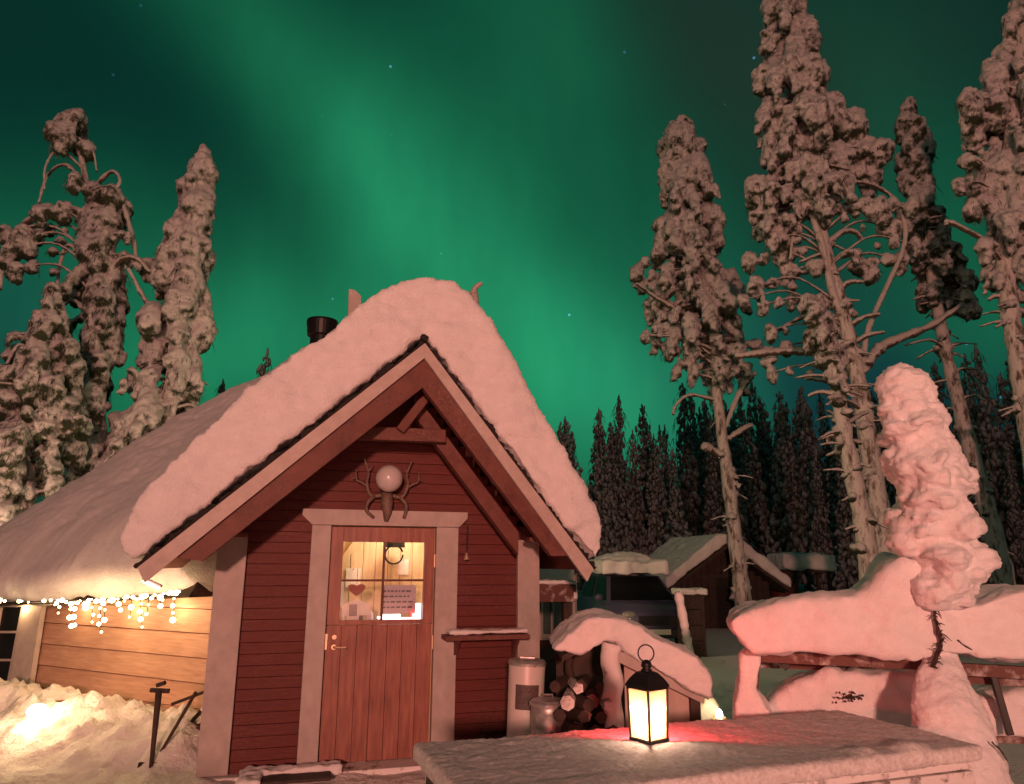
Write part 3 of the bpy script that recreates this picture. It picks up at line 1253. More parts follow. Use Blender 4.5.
# ------------------------------------------------------------------ string of icicle lights under the hut's eave
def build_string_lights():
    t = empty('string_lights', c2w(-2.6, 2.0, 1.2))
    tag(t, 'lit string of warm icicle lights under the snowy eave of the lit wall', 'string lights')
    wo = (CX * -1 + CY * -1).normalized()
    p0 = c2w(*W1, 0) + wo * .43

    def W(px, py, off=0):
        return on_plane(px, py, p0 + wo * off, wo) - t.location
    main = [(-20, 601), (20, 602), (45, 601), (60, 601), (100, 600), (135, 597), (165, 593), (181, 590)]
    bm = bmesh.new()
    tube(bm, [W(x, y) for x, y in main], .005, 6)
    spots = []
    r = random.Random(11)
    for k in range(7):
        spots.append((r.uniform(-5, 48), r.uniform(599, 603)))
    for x in np.linspace(50, 180, 44):
        spots.append((x + r.uniform(-2, 2), np.interp(x, [p[0] for p in main], [p[1] for p in main]) + r.uniform(-1, 4)))
    drops = [(58, 613), (70, 626), (74, 625), (91, 622), (100, 632), (105, 620), (130, 617), (142, 627), (147, 614), (173, 620), (121, 610), (86, 608), (160, 606)]
    for x, yb in drops:
        yt = np.interp(x, [p[0] for p in main], [p[1] for p in main])
        xs = x + r.uniform(-3, 3)
        tube(bm, [W(xs, yt), W(x, yb)], .003, 5)
        n = max(2, int((yb - yt) / 7))
        for k in range(n):
            f = (k + 1) / n
            spots.append((xs + (x - xs) * f + r.uniform(-1.5, 1.5), yt + (yb - yt) * f))
    obj('cable', bm, M['black'], t)
    bm0 = bmesh.new()
    bmesh.ops.create_icosphere(bm0, subdivisions=2, radius=.017)
    me = bpy.data.meshes.new('bulb')
    bm0.to_mesh(me)
    bm0.free()
    me.materials.append(M['bulb'])
    for x, y in spots[:98]:
        o = bpy.data.objects.new('bulb', me)
        COL.objects.link(o)
        o.parent = t
        o.location = W(x, y, r.uniform(0, .05))
        s = r.choice((.5, .6, .75, .9, 1.0, 1.2, 1.35))
        o.scale = (s, s, s)
    for x in (20, 75, 125, 170):
        point_light('string_glow', W(x, 608, -.28), 4.0, (1, .60, .27), .05, t)
    for x in (60, 150):  # fill lamps added ahead of the string to warm the snow bank
        point_light('bank_fill_light', W(x, 620, .26), 6.0, (1, .54, .27), .08, t)
    # the clip lamp under the vestibule's eave tip
    l = empty('eave_lamp', at(152, 583, 5.3))
    tag(l, 'small lit lamp tucked under the left tip of the cabin gable', 'lamp')
    bm = bmesh.new()
    beam(bm, (-.07, .0, .035), (.06, .03, -.025), .05, .02)
    obj('housing', bm, M['steel'], l, bevel=.005)
    bm = bmesh.new()
    beam(bm, (-.06, -.02, .016), (.055, .01, -.042), .03, .02)
    obj('tube', bm, M['interior_glow'], l, bevel=.008)
    point_light('eave_glow', (-.02, .12, -.06), 2.0, (1, .66, .32), .03, l)


build_string_lights()

# ------------------------------------------------------------------ left yard: lamp in the snow, shovels
def on_ground(px, py):
    r = ray(px, py)
    t = 1.5
    while t < 60:
        q = CP + r * t
        if q.z < gz(q.x, q.y):
            return q
        t += .02
    return CP + r * t


def gz(x, y):
    return float(ground_height(np.array([x]), np.array([y]))[0])


def build_left_yard():
    p = on_ground(36, 722)
    p.z += .10
    t = empty('ground_lamp', (p.x, p.y, gz(p.x, p.y)))
    tag(t, 'glowing lamp half sunk in the snow bank at the far left', 'lamp')
    h = p.z - t.location.z
    bm = bmesh.new()
    bmesh.ops.create_uvsphere(bm, u_segments=20, v_segments=12, radius=.07, matrix=Matrix.Translation((0, 0, h - .02)) @ Matrix.Diagonal((1.1, 1, .75, 1)))
    obj('bulb', bm, M['ember'], t, True)
    bm = bmesh.new()
    lathe(bm, [(.02, -.35), (.02, h - .20), (.012, h - .17)], 18)
    obj('base', bm, M['black'], t)
    point_light('ground_lamp_light', (0.05, -.14, h + .22), 13, (1, .56, .27), .06, t)
    # red box behind it
    q = on_ground(38, 714) + Vector((.0, .22, 0))
    t = empty('red_box', (q.x, q.y, gz(q.x, q.y)), .5)
    tag(t, 'low red plastic box half buried by the wall behind the glowing lamp', 'box')
    bm = bmesh.new()
    box(bm, (0, 0, -.01), (.16, .13, .13))
    obj('body', bm, M['red_plastic'], t, bevel=.02)
    bm = bmesh.new()
    box(bm, (0, 0, .062), (.175, .145, .02))
    obj('lid', bm, M['red_plastic'], t, bevel=.008)
    # shovels
    for nm, lab, hd, ft, d, grip in (('snow_shovel', 'dark upright shovel with a T grip stuck in the snow bank', (159, 690), (151, 768), 5.75, True),
                                     ('snow_scraper', 'thin slanted scraper pole leaning beside the upright shovel', (196, 692), (158, 752), 5.95, False)):
        b = on_ground(*ft)
        a = on_plane(*hd, b, Vector((0, 1, 0)))
        t = empty(nm, b)
        tag(t, lab, 'shovel' if grip else 'scraper')
        a = a - b
        bm = bmesh.new()
        if grip:
            tube(bm, [(0, 0, -.05), tuple(a)], [.013, .023], 10)
            obj('shaft', bm, M['dark'], t, True)
            bm = bmesh.new()
            beam(bm, a + Vector((-.065, 0, .0)), a + Vector((.070, .02, -.01)), .03, .032)
            beam(bm, a + Vector((-.02, 0, .03)), a + Vector((.04, 0, .05)), .04, .03)
            obj('grip', bm, M['dark'], t, bevel=.01)
            bm = bmesh.new()
            prism(bm, [Vector(q) for q in ((-.10, .02, .03), (.10, .02, .03), (.12, -.0, -.12), (-.12, 0, -.12))], Vector((0, .02, 0)))
            obj('blade', bm, M['black'], t)
        else:
            tube(bm, [(0, 0, -.04), tuple(a)], [.011, .013], 8)
            obj('shaft', bm, M['dark'], t, True)
            bm = bmesh.new()
            beam(bm, a + Vector((-.17, 0, -.085)), a + Vector((.06, .02, .0)), .02, .022)
            obj('head', bm, M['dark'], t, bevel=.006)
    # broken plank and trodden mat at the foot of the door
    p = at(192, 772, 5.55)
    t = empty('broken_plank', (p.x, p.y, gz(p.x, p.y) + .02))
    tag(t, 'dark broken plank sticking up at the foot of the left corner post', 'plank')
    bm = bmesh.new()
    beam(bm, (-.08, -.03, -.03), (.02, .0, .10), .09, .03)
    beam(bm, (-.02, -.04, -.03), (.10, .02, .03), .10, .03)
    obj('board', bm, M['dark'], t, bevel=.004)
    p = c2w(-.62, -.30, 0)
    t = empty('door_mat', (p.x, p.y, gz(p.x, p.y) + .05), YAW)
    tag(t, 'dark snow-dusted mat on the ground left of the door', 'mat')
    bm = bmesh.new()
    box(bm, (0, 0, 0), (.52, .3, .02))
    me_o = obj('mat', bm, M['dark'], t, bevel=.006)
    bm = bmesh.new()
    box(bm, (.03, .10, .012), (.62, .16, .05))
    box(bm, (-.26, -.02, .010), (.14, .36, .04))
    link_mesh('snow_cover', soft_mesh('snow_cover', bm, .012, 4, [((8, 8, 8), 3, .03)]), M['snow'], t, True)


build_left_yard()

# ------------------------------------------------------------------ bin and can at the right corner
def build_bins():
    p = at(522, 661, 4.95)
    t = empty('ash_bin', (p.x, p.y, 0))
    tag(t, 'tall white bin with a dark label standing at the right corner post', 'bin')
    H = p.z
    tilt = Matrix.Rotation(math.radians(-2.5), 3, 'Y')
    bm = bmesh.new()
    lathe(bm, [(.105, -.02), (.112, .02), (.118, H * .5), (.124, H - .02), (.12, H - .008)], 30)
    body = obj('body', bm, M['white_metal'], t)
    for pl in body.data.polygons:
        pl.use_smooth = len(pl.vertices) == 4
    bm = bmesh.new()
    lathe(bm, [(.128, H - .022), (.130, H - .004), (.118, H + .012), (.06, H + .022)], 30)
    obj('lid', bm, M['steel'], t)
    bm = bmesh.new()
    # curved label on the camera side
    a0 = math.atan2(-p.y, -p.x) + .02
    vs = []
    for a in np.linspace(a0 - .62, a0 + .72, 14):
        vs.append((bm.verts.new((.1225 * math.cos(a), .1225 * math.sin(a), H - .29)), bm.verts.new((.1245 * math.cos(a), .1245 * math.sin(a), H - .135))))
    for (a, b), (c, d) in zip(vs[:-1], vs[1:]):
        bm.faces.new((a, b, d, c))
    obj('label_plate', bm, M['grey_label'], t)
    bm = bmesh.new()
    box(bm, (0, 0, H + .024), (.10, .05, .012))
    obj('knob', bm, M['steel'], t)
    t.rotation_euler = (0, math.radians(2.5), 0)

    p = at(548, 700, 4.62)
    t = empty('ribbed_can', (p.x, p.y, 0))
    tag(t, 'squat galvanised ribbed can with a lid beside the white bin', 'can')
    H = p.z
    prof = [(.10, 0), (.104, .02)]
    for zz in np.linspace(.05, H - .06, 6):
        prof += [(.108, zz - .012), (.1125, zz), (.108, zz + .012)]
    prof += [(.112, H - .02)]
    bm = bmesh.new()
    lathe(bm, prof, 32)
    o = obj('body', bm, M['steel'], t)
    for pl in o.data.polygons:
        pl.use_smooth = len(pl.vertices) == 4
    bm = bmesh.new()
    lathe(bm, [(.120, H - .03), (.122, H - .012), (.105, H + .005), (.03, H + .018)], 32)
    o = obj('lid', bm, M['steel'], t)
    bm = bmesh.new()
    tube(bm, [(-.03, 0, H + .014), (-.03, 0, H + .032), (.03, 0, H + .032), (.03, 0, H + .014)], .006, 6)
    obj('lid_handle', bm, M['steel'], t)


build_bins()

# ------------------------------------------------------------------ frosted rail by the right corner
def build_corner_rail():
    a, b = at(529, 593, 6.3), at(572, 592, 6.1)
    t = empty('timber_rail', (a.x, a.y, 0), YAW)
    tag(t, 'short dark red timber with a frosted top fixed beside the right corner post', 'timber')
    zc, L = a.z, (b - a).length
    bm = bmesh.new()
    box(bm, (L / 2, 0, zc), (L, .14, .15))
    obj('timber', bm, M['rail'], t, bevel=.01)
    bm = bmesh.new()
    box(bm, (L / 2, 0, zc + .09), (L * 1.0, .14, .035))
    box(bm, (L - .01, -.02, zc + .02), (.05, .1, .15))
    link_mesh('snow_cover', soft_mesh('snow_cover', bm, .012, 3, [((12, 12, 12), 3, .015)]), M['snow'], t, True)
    for x in (.06, L - .06):
        bm = bmesh.new()
        box(bm, (x, .03, zc / 2 - .04), (.07, .07, zc - .07))
        obj('post', bm, M['dark'], t, bevel=.006)


build_corner_rail()

# ------------------------------------------------------------------ firewood shelter under a snow hood
def px_solid(pts, d, depth, yaw=0.0, parent_loc=None):
    """outline points at distance d, given a real thickness away from the camera"""
    c = at(sum(p[0] for p in pts) / len(pts), sum(p[1] for p in pts) / len(pts), d)
    n = Vector((math.sin(yaw), math.cos(yaw), 0))
    return [on_plane(px, py, c, n) for px, py in pts], n * depth


def build_shelter():
    base = at(635, 720, 4.6)
    t = empty('firewood_shelter', (base.x, base.y, 0))
    tag(t, 'low firewood shelter under a thick snow hood behind the lantern', 'shelter')
    o0 = t.location.copy()

    def S(px, py, d):
        return at(px, py, d) - o0
    # roof boards: a short left slope and a long right slope
    bm = bmesh.new()
    l = [S(562, 656, 4.5), S(606, 632, 4.5), S(708, 694, 4.5)]
    dv = Vector((0, .62, 0))
    for a, b in ((l[0], l[1]), (l[1], l[2])):
        prism(bm, [a, b, b + Vector((0, 0, -.035)), a + Vector((0, 0, -.035))], dv)
    roof = obj('roof', bm, M['dark'], t)
    bm = bmesh.new()
    a, b = S(618, 650, 4.47), S(704, 694, 4.47)
    prism(bm, [a, b, b + Vector((0, 0, -.06)), a + Vector((0, 0, -.07))], Vector((0, .03, 0)))
    obj('roof_edge', bm, M['trim'], roof)
    # snow hood
    out = [(552, 651), (560, 640), (575, 628), (588, 620), (602, 616), (620, 618), (640, 626), (655, 636), (668, 642), (684, 650), (698, 658), (708, 670), (714, 686), (714, 700), (704, 698), (690, 690), (660, 674), (635, 660), (622, 648), (606, 640), (596, 646), (584, 656), (570, 654)]
    pts, _ = px_solid(out, 4.42, .7)
    bm = bmesh.new()
    prism(bm, [p - o0 for p in pts], Vector((0, .78, 0)))
    me = soft_mesh('snow_cover', bm, .018, 7, [((4, 4, 4), 3, .034), ((11, 11, 18), 3, .016), ((30, 30, 44), 2, .005)])
    link_mesh('snow_cover', me, M['snow'], roof, True)
    # posts
    for (x, y1, d, r) in ((611, 644, 4.52, .062), (570, 655, 5.0, .03)):
        a = S(x, y1, d)
        bm = bmesh.new()
        n = 26
        tube(bm, [Vector((a.x + .01 * math.sin(k), a.y, -.02 + (a.z + .02) * k / n)) for k in range(n + 1)], [r * (1 + .14 * mnoise.noise(Vector((k * .6, r * 90, 0)))) for k in range(n + 1)], 14)
        obj('post', bm, M['post_frost'] if r > .05 else M['dark'], t, True)
    # pale side panel under the long slope
    bm = bmesh.new()
    a, b = S(624, 664, 4.56), S(690, 694, 4.56)
    prism(bm, [Vector((a.x, a.y, 0.02)), Vector((b.x, b.y, .02)), b, a], Vector((0, .03, 0)))
    obj('side_panel', bm, M['panel'], t)
    bm = bmesh.new()
    a = S(694, 692, 4.54)
    box(bm, (a.x, a.y, a.z / 2), (.06, .05, a.z))
    obj('post', bm, M['dark'], t)
    bm = bmesh.new()
    a, b = S(556, 660, 5.15), S(700, 660, 5.15)
    box(bm, ((a.x + b.x) / 2 - .0, a.y, .45), (b.x - a.x, .03, .90))
    obj('back_panel', bm, M['dark'], t)
    # split logs piled in the open left bay, one by one
    r = random.Random(5)
    labels = []
    for row in range(9):
        for c in range(4):
            x = 560 + c * 12 + r.uniform(-3, 3) + (row % 2) * 5
            p = at(x, 0, 4.85)
            bm = bmesh.new()
            L = r.uniform(.24, .36)
            rad = r.uniform(.035, .05)
            nseg = r.choice((5, 6, 7))
            tube(bm, [(0, -L / 2, 0), (0, 0, r.uniform(-.004, .004)), (0, L / 2, 0)], [rad * .96, rad, rad * .94], nseg)
            o = obj('firewood_log', bm, M[r.choice(('post_frost', 'dark', 'dark', 'dark', 'red_rafter', 'rail'))])
            px = (x - 512) / FPX * 4.75
            o.location = (px, 4.84 + r.uniform(-.05, .05), .06 + row * .082 + r.uniform(-.008, .008))
            o.rotation_euler = (r.uniform(-.08, .08), r.uniform(0, 3), r.uniform(-.35, .35))
            tag(o, 'split firewood log stacked in the dark open bay of the snow-hooded shelter', 'log', 'firewood logs in the shelter')
    # tea-light glowing in the snow at the shelter's right foot
    p = at(719, 712, 4.62)
    g = empty('snow_candle', (p.x, p.y, p.z - .08))
    tag(g, 'small glowing candle lamp in the snow right of the shelter', 'candle lamp')
    bm = bmesh.new()
    lathe(bm, [(.038, -.03), (.042, .05), (.036, .05), (.034, .0)], 18)
    obj('cup', bm, M['lantern_glass'], g)
    bm = bmesh.new()
    bmesh.ops.create_uvsphere(bm, u_segments=14, v_segments=10, radius=.022, matrix=Matrix.Translation((0, 0, .065)) @ Matrix.Diagonal((1, 1, 1.5, 1)))
    obj('flame', bm, M['ember'], g, True)
    point_light('snow_candle_light', (0, -.05, .12), .9, (1, .60, .22), .03, g)
    # snow shoulder the candle stands on
    out = [(698, 740), (697, 712), (702, 698), (712, 694), (720, 708), (730, 722), (736, 745)]
    pts, _ = px_solid(out, 4.72, .4)
    bm = bmesh.new()
    prism(bm, pts, Vector((0, .4, 0)))
    o = link_mesh('snow_mound', soft_mesh('snow_mound', bm, .018, 5, [((5, 5, 5), 3, .03)]), M['snow'], None, True)
    tag(o, kind='structure')


build_shelter()

# snow-crusted stake
def build_stake():
    a, b = at(678, 592, 5.15), at(690, 655, 5.15)
    b = b + (b - a) * 1.1
    t = empty('snow_stake', (b.x, b.y, b.z))
    tag(t, 'slanted snow-crusted stake rising behind the shelter', 'stake')
    v = a - b
    bm = bmesh.new()
    tube(bm, [(0, 0, 0), tuple(v * .995)], .018, 8)
    obj('pole', bm, M['dark'], t)
    bm = bmesh.new()
    n = 70
    tube(bm, [v * (k / n) for k in range(n + 1)], [(.031 + .002 * math.sin(k * 1.7) + .010 * mnoise.noise(Vector((k * .37, 0, 0)))) * (1 if k < n else .5) for k in range(n + 1)], 12)
    obj('snow_cover', bm, M['snow'], t, True)


build_stake()

# ------------------------------------------------------------------ the table and its lantern
TA = math.radians(20)
TABLE = Vector((-.355, 3.13, 0))        # its far left corner; local x along the table, local y towards the camera (negative)


def build_table():
    t = empty('outdoor_table', TABLE, TA)
    tag(t, 'long outdoor table with a crust of snow and frosted edge boards', 'table')
    L, Wd, H = 2.10, .72, .70
    bm = bmesh.new()
    for k in range(6):
        box(bm, (L / 2, -.06 - k * .12, H - .02), (L, .112, .04))
    obj('top', bm, M['frost_wood'], t, bevel=.006)
    for y in (-.012, -Wd + .012):
        bm = bmesh.new()
        box(bm, (L / 2, y, H - .14), (L - .04, .03, .19))
        obj('apron', bm, M['frost_wood'], t, bevel=.005)
    for x in (.03, L - .03):
        bm = bmesh.new()
        box(bm, (x, -Wd / 2, H - .10), (.03, Wd - .06, .11))
        obj('apron', bm, M['dark'], t, bevel=.005)
    for x in (.06, L - .08):
        for y in (-.06, -Wd + .06):
            bm = bmesh.new()
            box(bm, (x, y, (H - .05) / 2), (.07, .07, H - .05))
            obj('leg', bm, M['frost_wood'], t, bevel=.006)
    # crust of snow, thicker along the rim
    bm = bmesh.new()
    box(bm, (L / 2, -Wd / 2, H + .022), (L + .05, Wd + .05, .060))
    for (a, b, w) in (((0.01, -.0), (0.01, -Wd), .09), ((.2, -Wd + .02), (L, -Wd + .02), .12)):
        beam(bm, (a[0], a[1], H + .029), (b[0], b[1], H + .029), w, .058)
    for x, y, w in ((1.55, -Wd + .03, .13), (1.78, -Wd + .02, .16), (1.25, -Wd, .08)):
        bmesh.ops.create_icosphere(bm, subdivisions=2, radius=w * .55, matrix=Matrix.Translation((x, y, H + .03)) @ Matrix.Diagonal((1.4, .8, .65, 1)))
    me = soft_mesh('snow_cover', bm, .0125, 4, [((3, 3, 3), 2, .008), ((14, 14, 14), 2, .005), ((45, 45, 45), 3, .006)])
    link_mesh('snow_cover', me, M['snow_crust'], t, True)


build_table()


def build_lantern():
    p = on_plane(649, 738, (0, 0, .762), Vector((0, 0, 1)))
    t = empty('candle_lantern', (p.x, p.y, .752), math.radians(37))
    t.scale = (.90, .90, .88)
    tag(t, 'black metal lantern with frosted panes and a burning candle on the snowy table', 'lantern')
    w, h = .058, .215           # half width at the foot, height of the glass
    bm = bmesh.new()
    box(bm, (0, 0, .008), (w * 2 + .012, w * 2 + .012, .016))
    obj('base', bm, M['black'], t, bevel=.003)
    bm = bmesh.new()
    wt = w * 1.10
    for sx in (-1, 1):
        for sy in (-1, 1):
            beam(bm, (sx * w, sy * w, .01), (sx * wt, sy * wt, h + .02), .011, .011)
    for sx in (-1, 1):
        beam(bm, (sx * wt, -wt, h + .018), (sx * wt, wt, h + .018), .012, .012)
        beam(bm, (-wt, sx * wt, h + .018), (wt, sx * wt, h + .018), .012, .012)
    obj('frame', bm, M['black'], t)
    for k in range(4):
        bm = bmesh.new()
        a = Matrix.Rotation(k * math.pi / 2, 3, 'Z')
        q = [a @ Vector(v) for v in ((-w + .004, -w + .001, .016), (w - .004, -w + .001, .016), (wt - .004, -wt + .001, h + .012), (-wt + .004, -wt + .001, h + .012))]
        prism(bm, q, a @ Vector((0, .003, 0)))
        obj('pane', bm, M['red_glass'] if k in (1, 2) else M['lantern_glass'], t)
    bm = bmesh.new()
    prof = [(wt + .008, h + .022), (wt + .006, h + .032), (wt * .86, h + .058), (wt * .56, h + .082), (wt * .36, h + .088)]
    rings = []
    for r, z in prof:
        rings.append([bm.verts.new((sx * r, sy * r, z)) for sx, sy in ((-1, -1), (1, -1), (1, 1), (-1, 1))])
    for i in range(len(rings) - 1):
        for k in range(4):
            bm.faces.new((rings[i][k], rings[i][(k + 1) % 4], rings[i + 1][(k + 1) % 4], rings[i + 1][k]))
    bm.faces.new(rings[0][::-1])
    bm.faces.new(rings[-1])
    roof = obj('roof', bm, M['black'], t, bevel=.002)
    bm = bmesh.new()
    lathe(bm, [(.026, h + .086), (.026, h + .096), (.018, h + .10), (.026, h + .112), (.022, h + .128), (.010, h + .138)], 18)
    obj('chimney', bm, M['black'], roof, True)
    bm = bmesh.new()
    tube(bm, [Vector((.036 * math.cos(a) * .8, .036 * math.cos(a) * -.62, h + .168 + .038 * math.sin(a))) for a in np.linspace(-math.pi / 2 + .05, 1.5 * math.pi - .05, 34)], .0035, 7)
    obj('ring_handle', bm, M['black'], t, True)
    bm = bmesh.new()
    lathe(bm, [(.020, .016), (.020, .026), (.016, .028)], 20)
    cd = obj('candle', bm, M['candle'], t, True)
    bm = bmesh.new()
    lathe(bm, [(.002, .036), (.008, .044), (.010, .056), (.005, .074), (.001, .084)], 14)
    obj('flame', bm, M['flame'], cd, True)
    point_light('lantern_light', (0, 0, .050), 21, (1, .62, .32), .012, t)
    point_light('flame_light', (0, 0, .125), 11, (1, .62, .46), .012, t)


build_lantern()

# ------------------------------------------------------------------ the snow-buried bench and the snow-packed sapling
def build_bench():
    org = at(880, 660, 3.85)
    t = empty('snowy_bench', (org.x, org.y, 0))
    tag(t, 'bench buried under a thick snow slab at the right edge of the table', 'bench')
    o0 = t.location.copy()
    A, B = at(748, 640, 3.88), at(1075, 640, 3.50)
    A.z = B.z = 0
    along = (B - A).normalized()
    nrm = Vector((-along.y, along.x, 0))

    def P(px, py, off=0):
        return on_plane(px, py, A + nrm * off, nrm) - o0
    # snow slab on the backrest rail
    out = [(729, 632), (728, 622), (738, 613), (752, 609), (768, 604), (800, 600), (835, 597), (862, 593), (878, 580), (890, 565), (903, 555), (925, 560), (940, 590), (952, 607), (985, 600), (1024, 589), (1090, 582), (1090, 668), (1024, 664), (985, 662), (955, 655), (935, 660), (915, 662), (890, 660), (872, 656), (850, 657), (820, 654), (790, 653), (765, 654), (748, 651), (740, 640)]
    bm = bmesh.new()
    prism(bm, [P(x, y, -.24) for x, y in out], nrm * .50)
    rl_bm = bmesh.new()
    za, zb = P(762, 657).z, P(1000, 671).z
    for (x0, x1, y0, y1, off) in ((756, 930, 656, 664, .0), (945, 1085, 668, 676, .0), (750, 930, 662, 668, .30), (945, 1085, 676, 684, .1)):
        beam(rl_bm, P(x0, y0, off), P(x1, y1, off), .055, .04, nrm)
    back = obj('backrest', rl_bm, M['rail'], t)
    me = soft_mesh('snow_cover', bm, .018, 9, [((2.5, 2.5, 3), 2, .05), ((6, 6, 9), 3, .022), ((18, 18, 30), 3, .008)])
    link_mesh('snow_cover', me, M['snow'], back, True)
    # posts and slanted braces
    for (x0, y0, x1, y1, off, r) in ((752, 655, 748, 730, .02, .04), (788, 668, 775, 655, .1, .02), (992, 672, 1010, 735, .02, .016), (1060, 676, 1062, 735, .02, .035)):
        a, b = P(x0, y0, off), P(x1, y1, off)
        bm = bmesh.new()
        if y1 > 700:
            b = b + (b - a) * (b.z / max(.05, a.z - b.z)) if r > .03 else b
        beam(bm, a, b, r * 2, r * 2)
        obj('leg', bm, M['rail'] if r > .02 else M['black'], t, bevel=.004)
    # plastered left post
    out = [(733, 735), (737, 690), (740, 655), (746, 650), (762, 652), (760, 672), (756, 690), (766, 706), (776, 716), (775, 735)]
    bm = bmesh.new()
    prism(bm, [P(x, y, -.06) for x, y in out], nrm * .22)
    link_mesh('snow_cover', soft_mesh('snow_cover', bm, .014, 6, [((6, 6, 6), 3, .025)]), M['snow'], t, True)
    # seat board with its heap
    bm = bmesh.new()
    beam(bm, P(765, 722, .30), P(1085, 735, .30), .30, .05, (0, 0, 1))
    seat = obj('seat', bm, M['rail'], t)
    out = [(764, 740), (766, 706), (778, 694), (796, 685), (815, 678), (832, 671), (848, 676), (858, 669), (872, 676), (885, 671), (900, 675), (922, 671), (930, 690), (945, 712), (960, 704), (985, 700), (1010, 694), (1040, 690), (1090, 690), (1090, 740)]
    bm = bmesh.new()
    prism(bm, [P(x, y, .10) for x, y in out], nrm * .40)
    me = soft_mesh('snow_cover', bm, .018, 9, [((3.5, 3.5, 4), 3, .045), ((12, 12, 12), 3, .016)])
    link_mesh('snow_cover', me, M['snow'], seat, True)
    # dark leaf litter poking out of the heap
    bm = bmesh.new()
    c = P(847, 698, .09)
    rr = random.Random(8)
    for k in range(26):
        q = c + Vector((rr.gauss(0, .035), -.02 + rr.uniform(-.01, .01), rr.gauss(.004, .012)))
        v = Vector((rr.uniform(-1, 1), rr.uniform(-.4, 0), rr.uniform(-.4, .4))) * rr.uniform(.012, .04)
        tube(bm, [q, q + v * .5, q + v], [.006, .006, .002], 5)
    obj('debris', bm, M['dark'], seat)


build_bench()


def loft_px(rows, d, ratio, nth=150, nz=300, seed=0, squash=1.0):
    """rows: (py, x_left, x_right) from top to bottom at distance d; round section, ratio = depth over width"""
    rows = np.array(rows, float)
    ys = np.linspace(rows[0, 0], rows[-1, 0], nz)
    xl = np.interp(ys, rows[:, 0], rows[:, 1])
    xr = np.interp(ys, rows[:, 0], rows[:, 2])
    k = np.ones(5) / 5
    xl[2:-2] = np.convolve(xl, k, 'valid')
    xr[2:-2] = np.convolve(xr, k, 'valid')
    th = np.linspace(0, 2 * np.pi, nth, endpoint=False)
    V = np.zeros((nz, nth, 3))
    dd = d if hasattr(d, '__len__') else ((rows[0, 0], d), (rows[-1, 0], d))
    ds = np.interp(ys, [q[0] for q in dd], [q[1] for q in dd])
    for i in range(nz):
        d = ds[i]
        c = on_plane((xl[i] + xr[i]) / 2, ys[i], (0, d, 0), Vector((0, 1, 0)))
        r = (xr[i] - xl[i]) / 2 / FPX * (c - CP).dot(CF)
        V[i, :, 0] = c.x + r * np.cos(th)
        V[i, :, 1] = d + r * ratio * np.sin(th)
        V[i, :, 2] = c.z
    return V


def loft_mesh(name, V, layers):
    nz, nth, _ = V.shape
    idx = np.arange(nz * nth).reshape(nz, nth)
    f = np.stack([idx[:-1], np.roll(idx[:-1], -1, 1), np.roll(idx[1:], -1, 1), idx[1:]], -1).reshape(-1, 4)
    me = np_mesh(name, V.reshape(-1, 3), f)
    bm = bmesh.new()
    bm.from_mesh(me)
    bm.verts.ensure_lookup_table()
    bm.faces.new([bm.verts[i] for i in idx[0]])
    bm.faces.new([bm.verts[i] for i in idx[-1]])
    bmesh.ops.recalc_face_normals(bm, faces=bm.faces)
    bm.to_mesh(me)
    bm.free()
    roughen(me, layers)
    return me


_ico = {}


def ico(sub):
    if sub not in _ico:
        bm = bmesh.new()
        bmesh.ops.create_icosphere(bm, subdivisions=sub, radius=1)
        bm.verts.ensure_lookup_table()
        v = np.array([tuple(q.co) for q in bm.verts])
        f = np.array([[w.index for w in q.verts] for q in bm.faces])
        bm.free()
        _ico[sub] = (v, f)
    return _ico[sub]


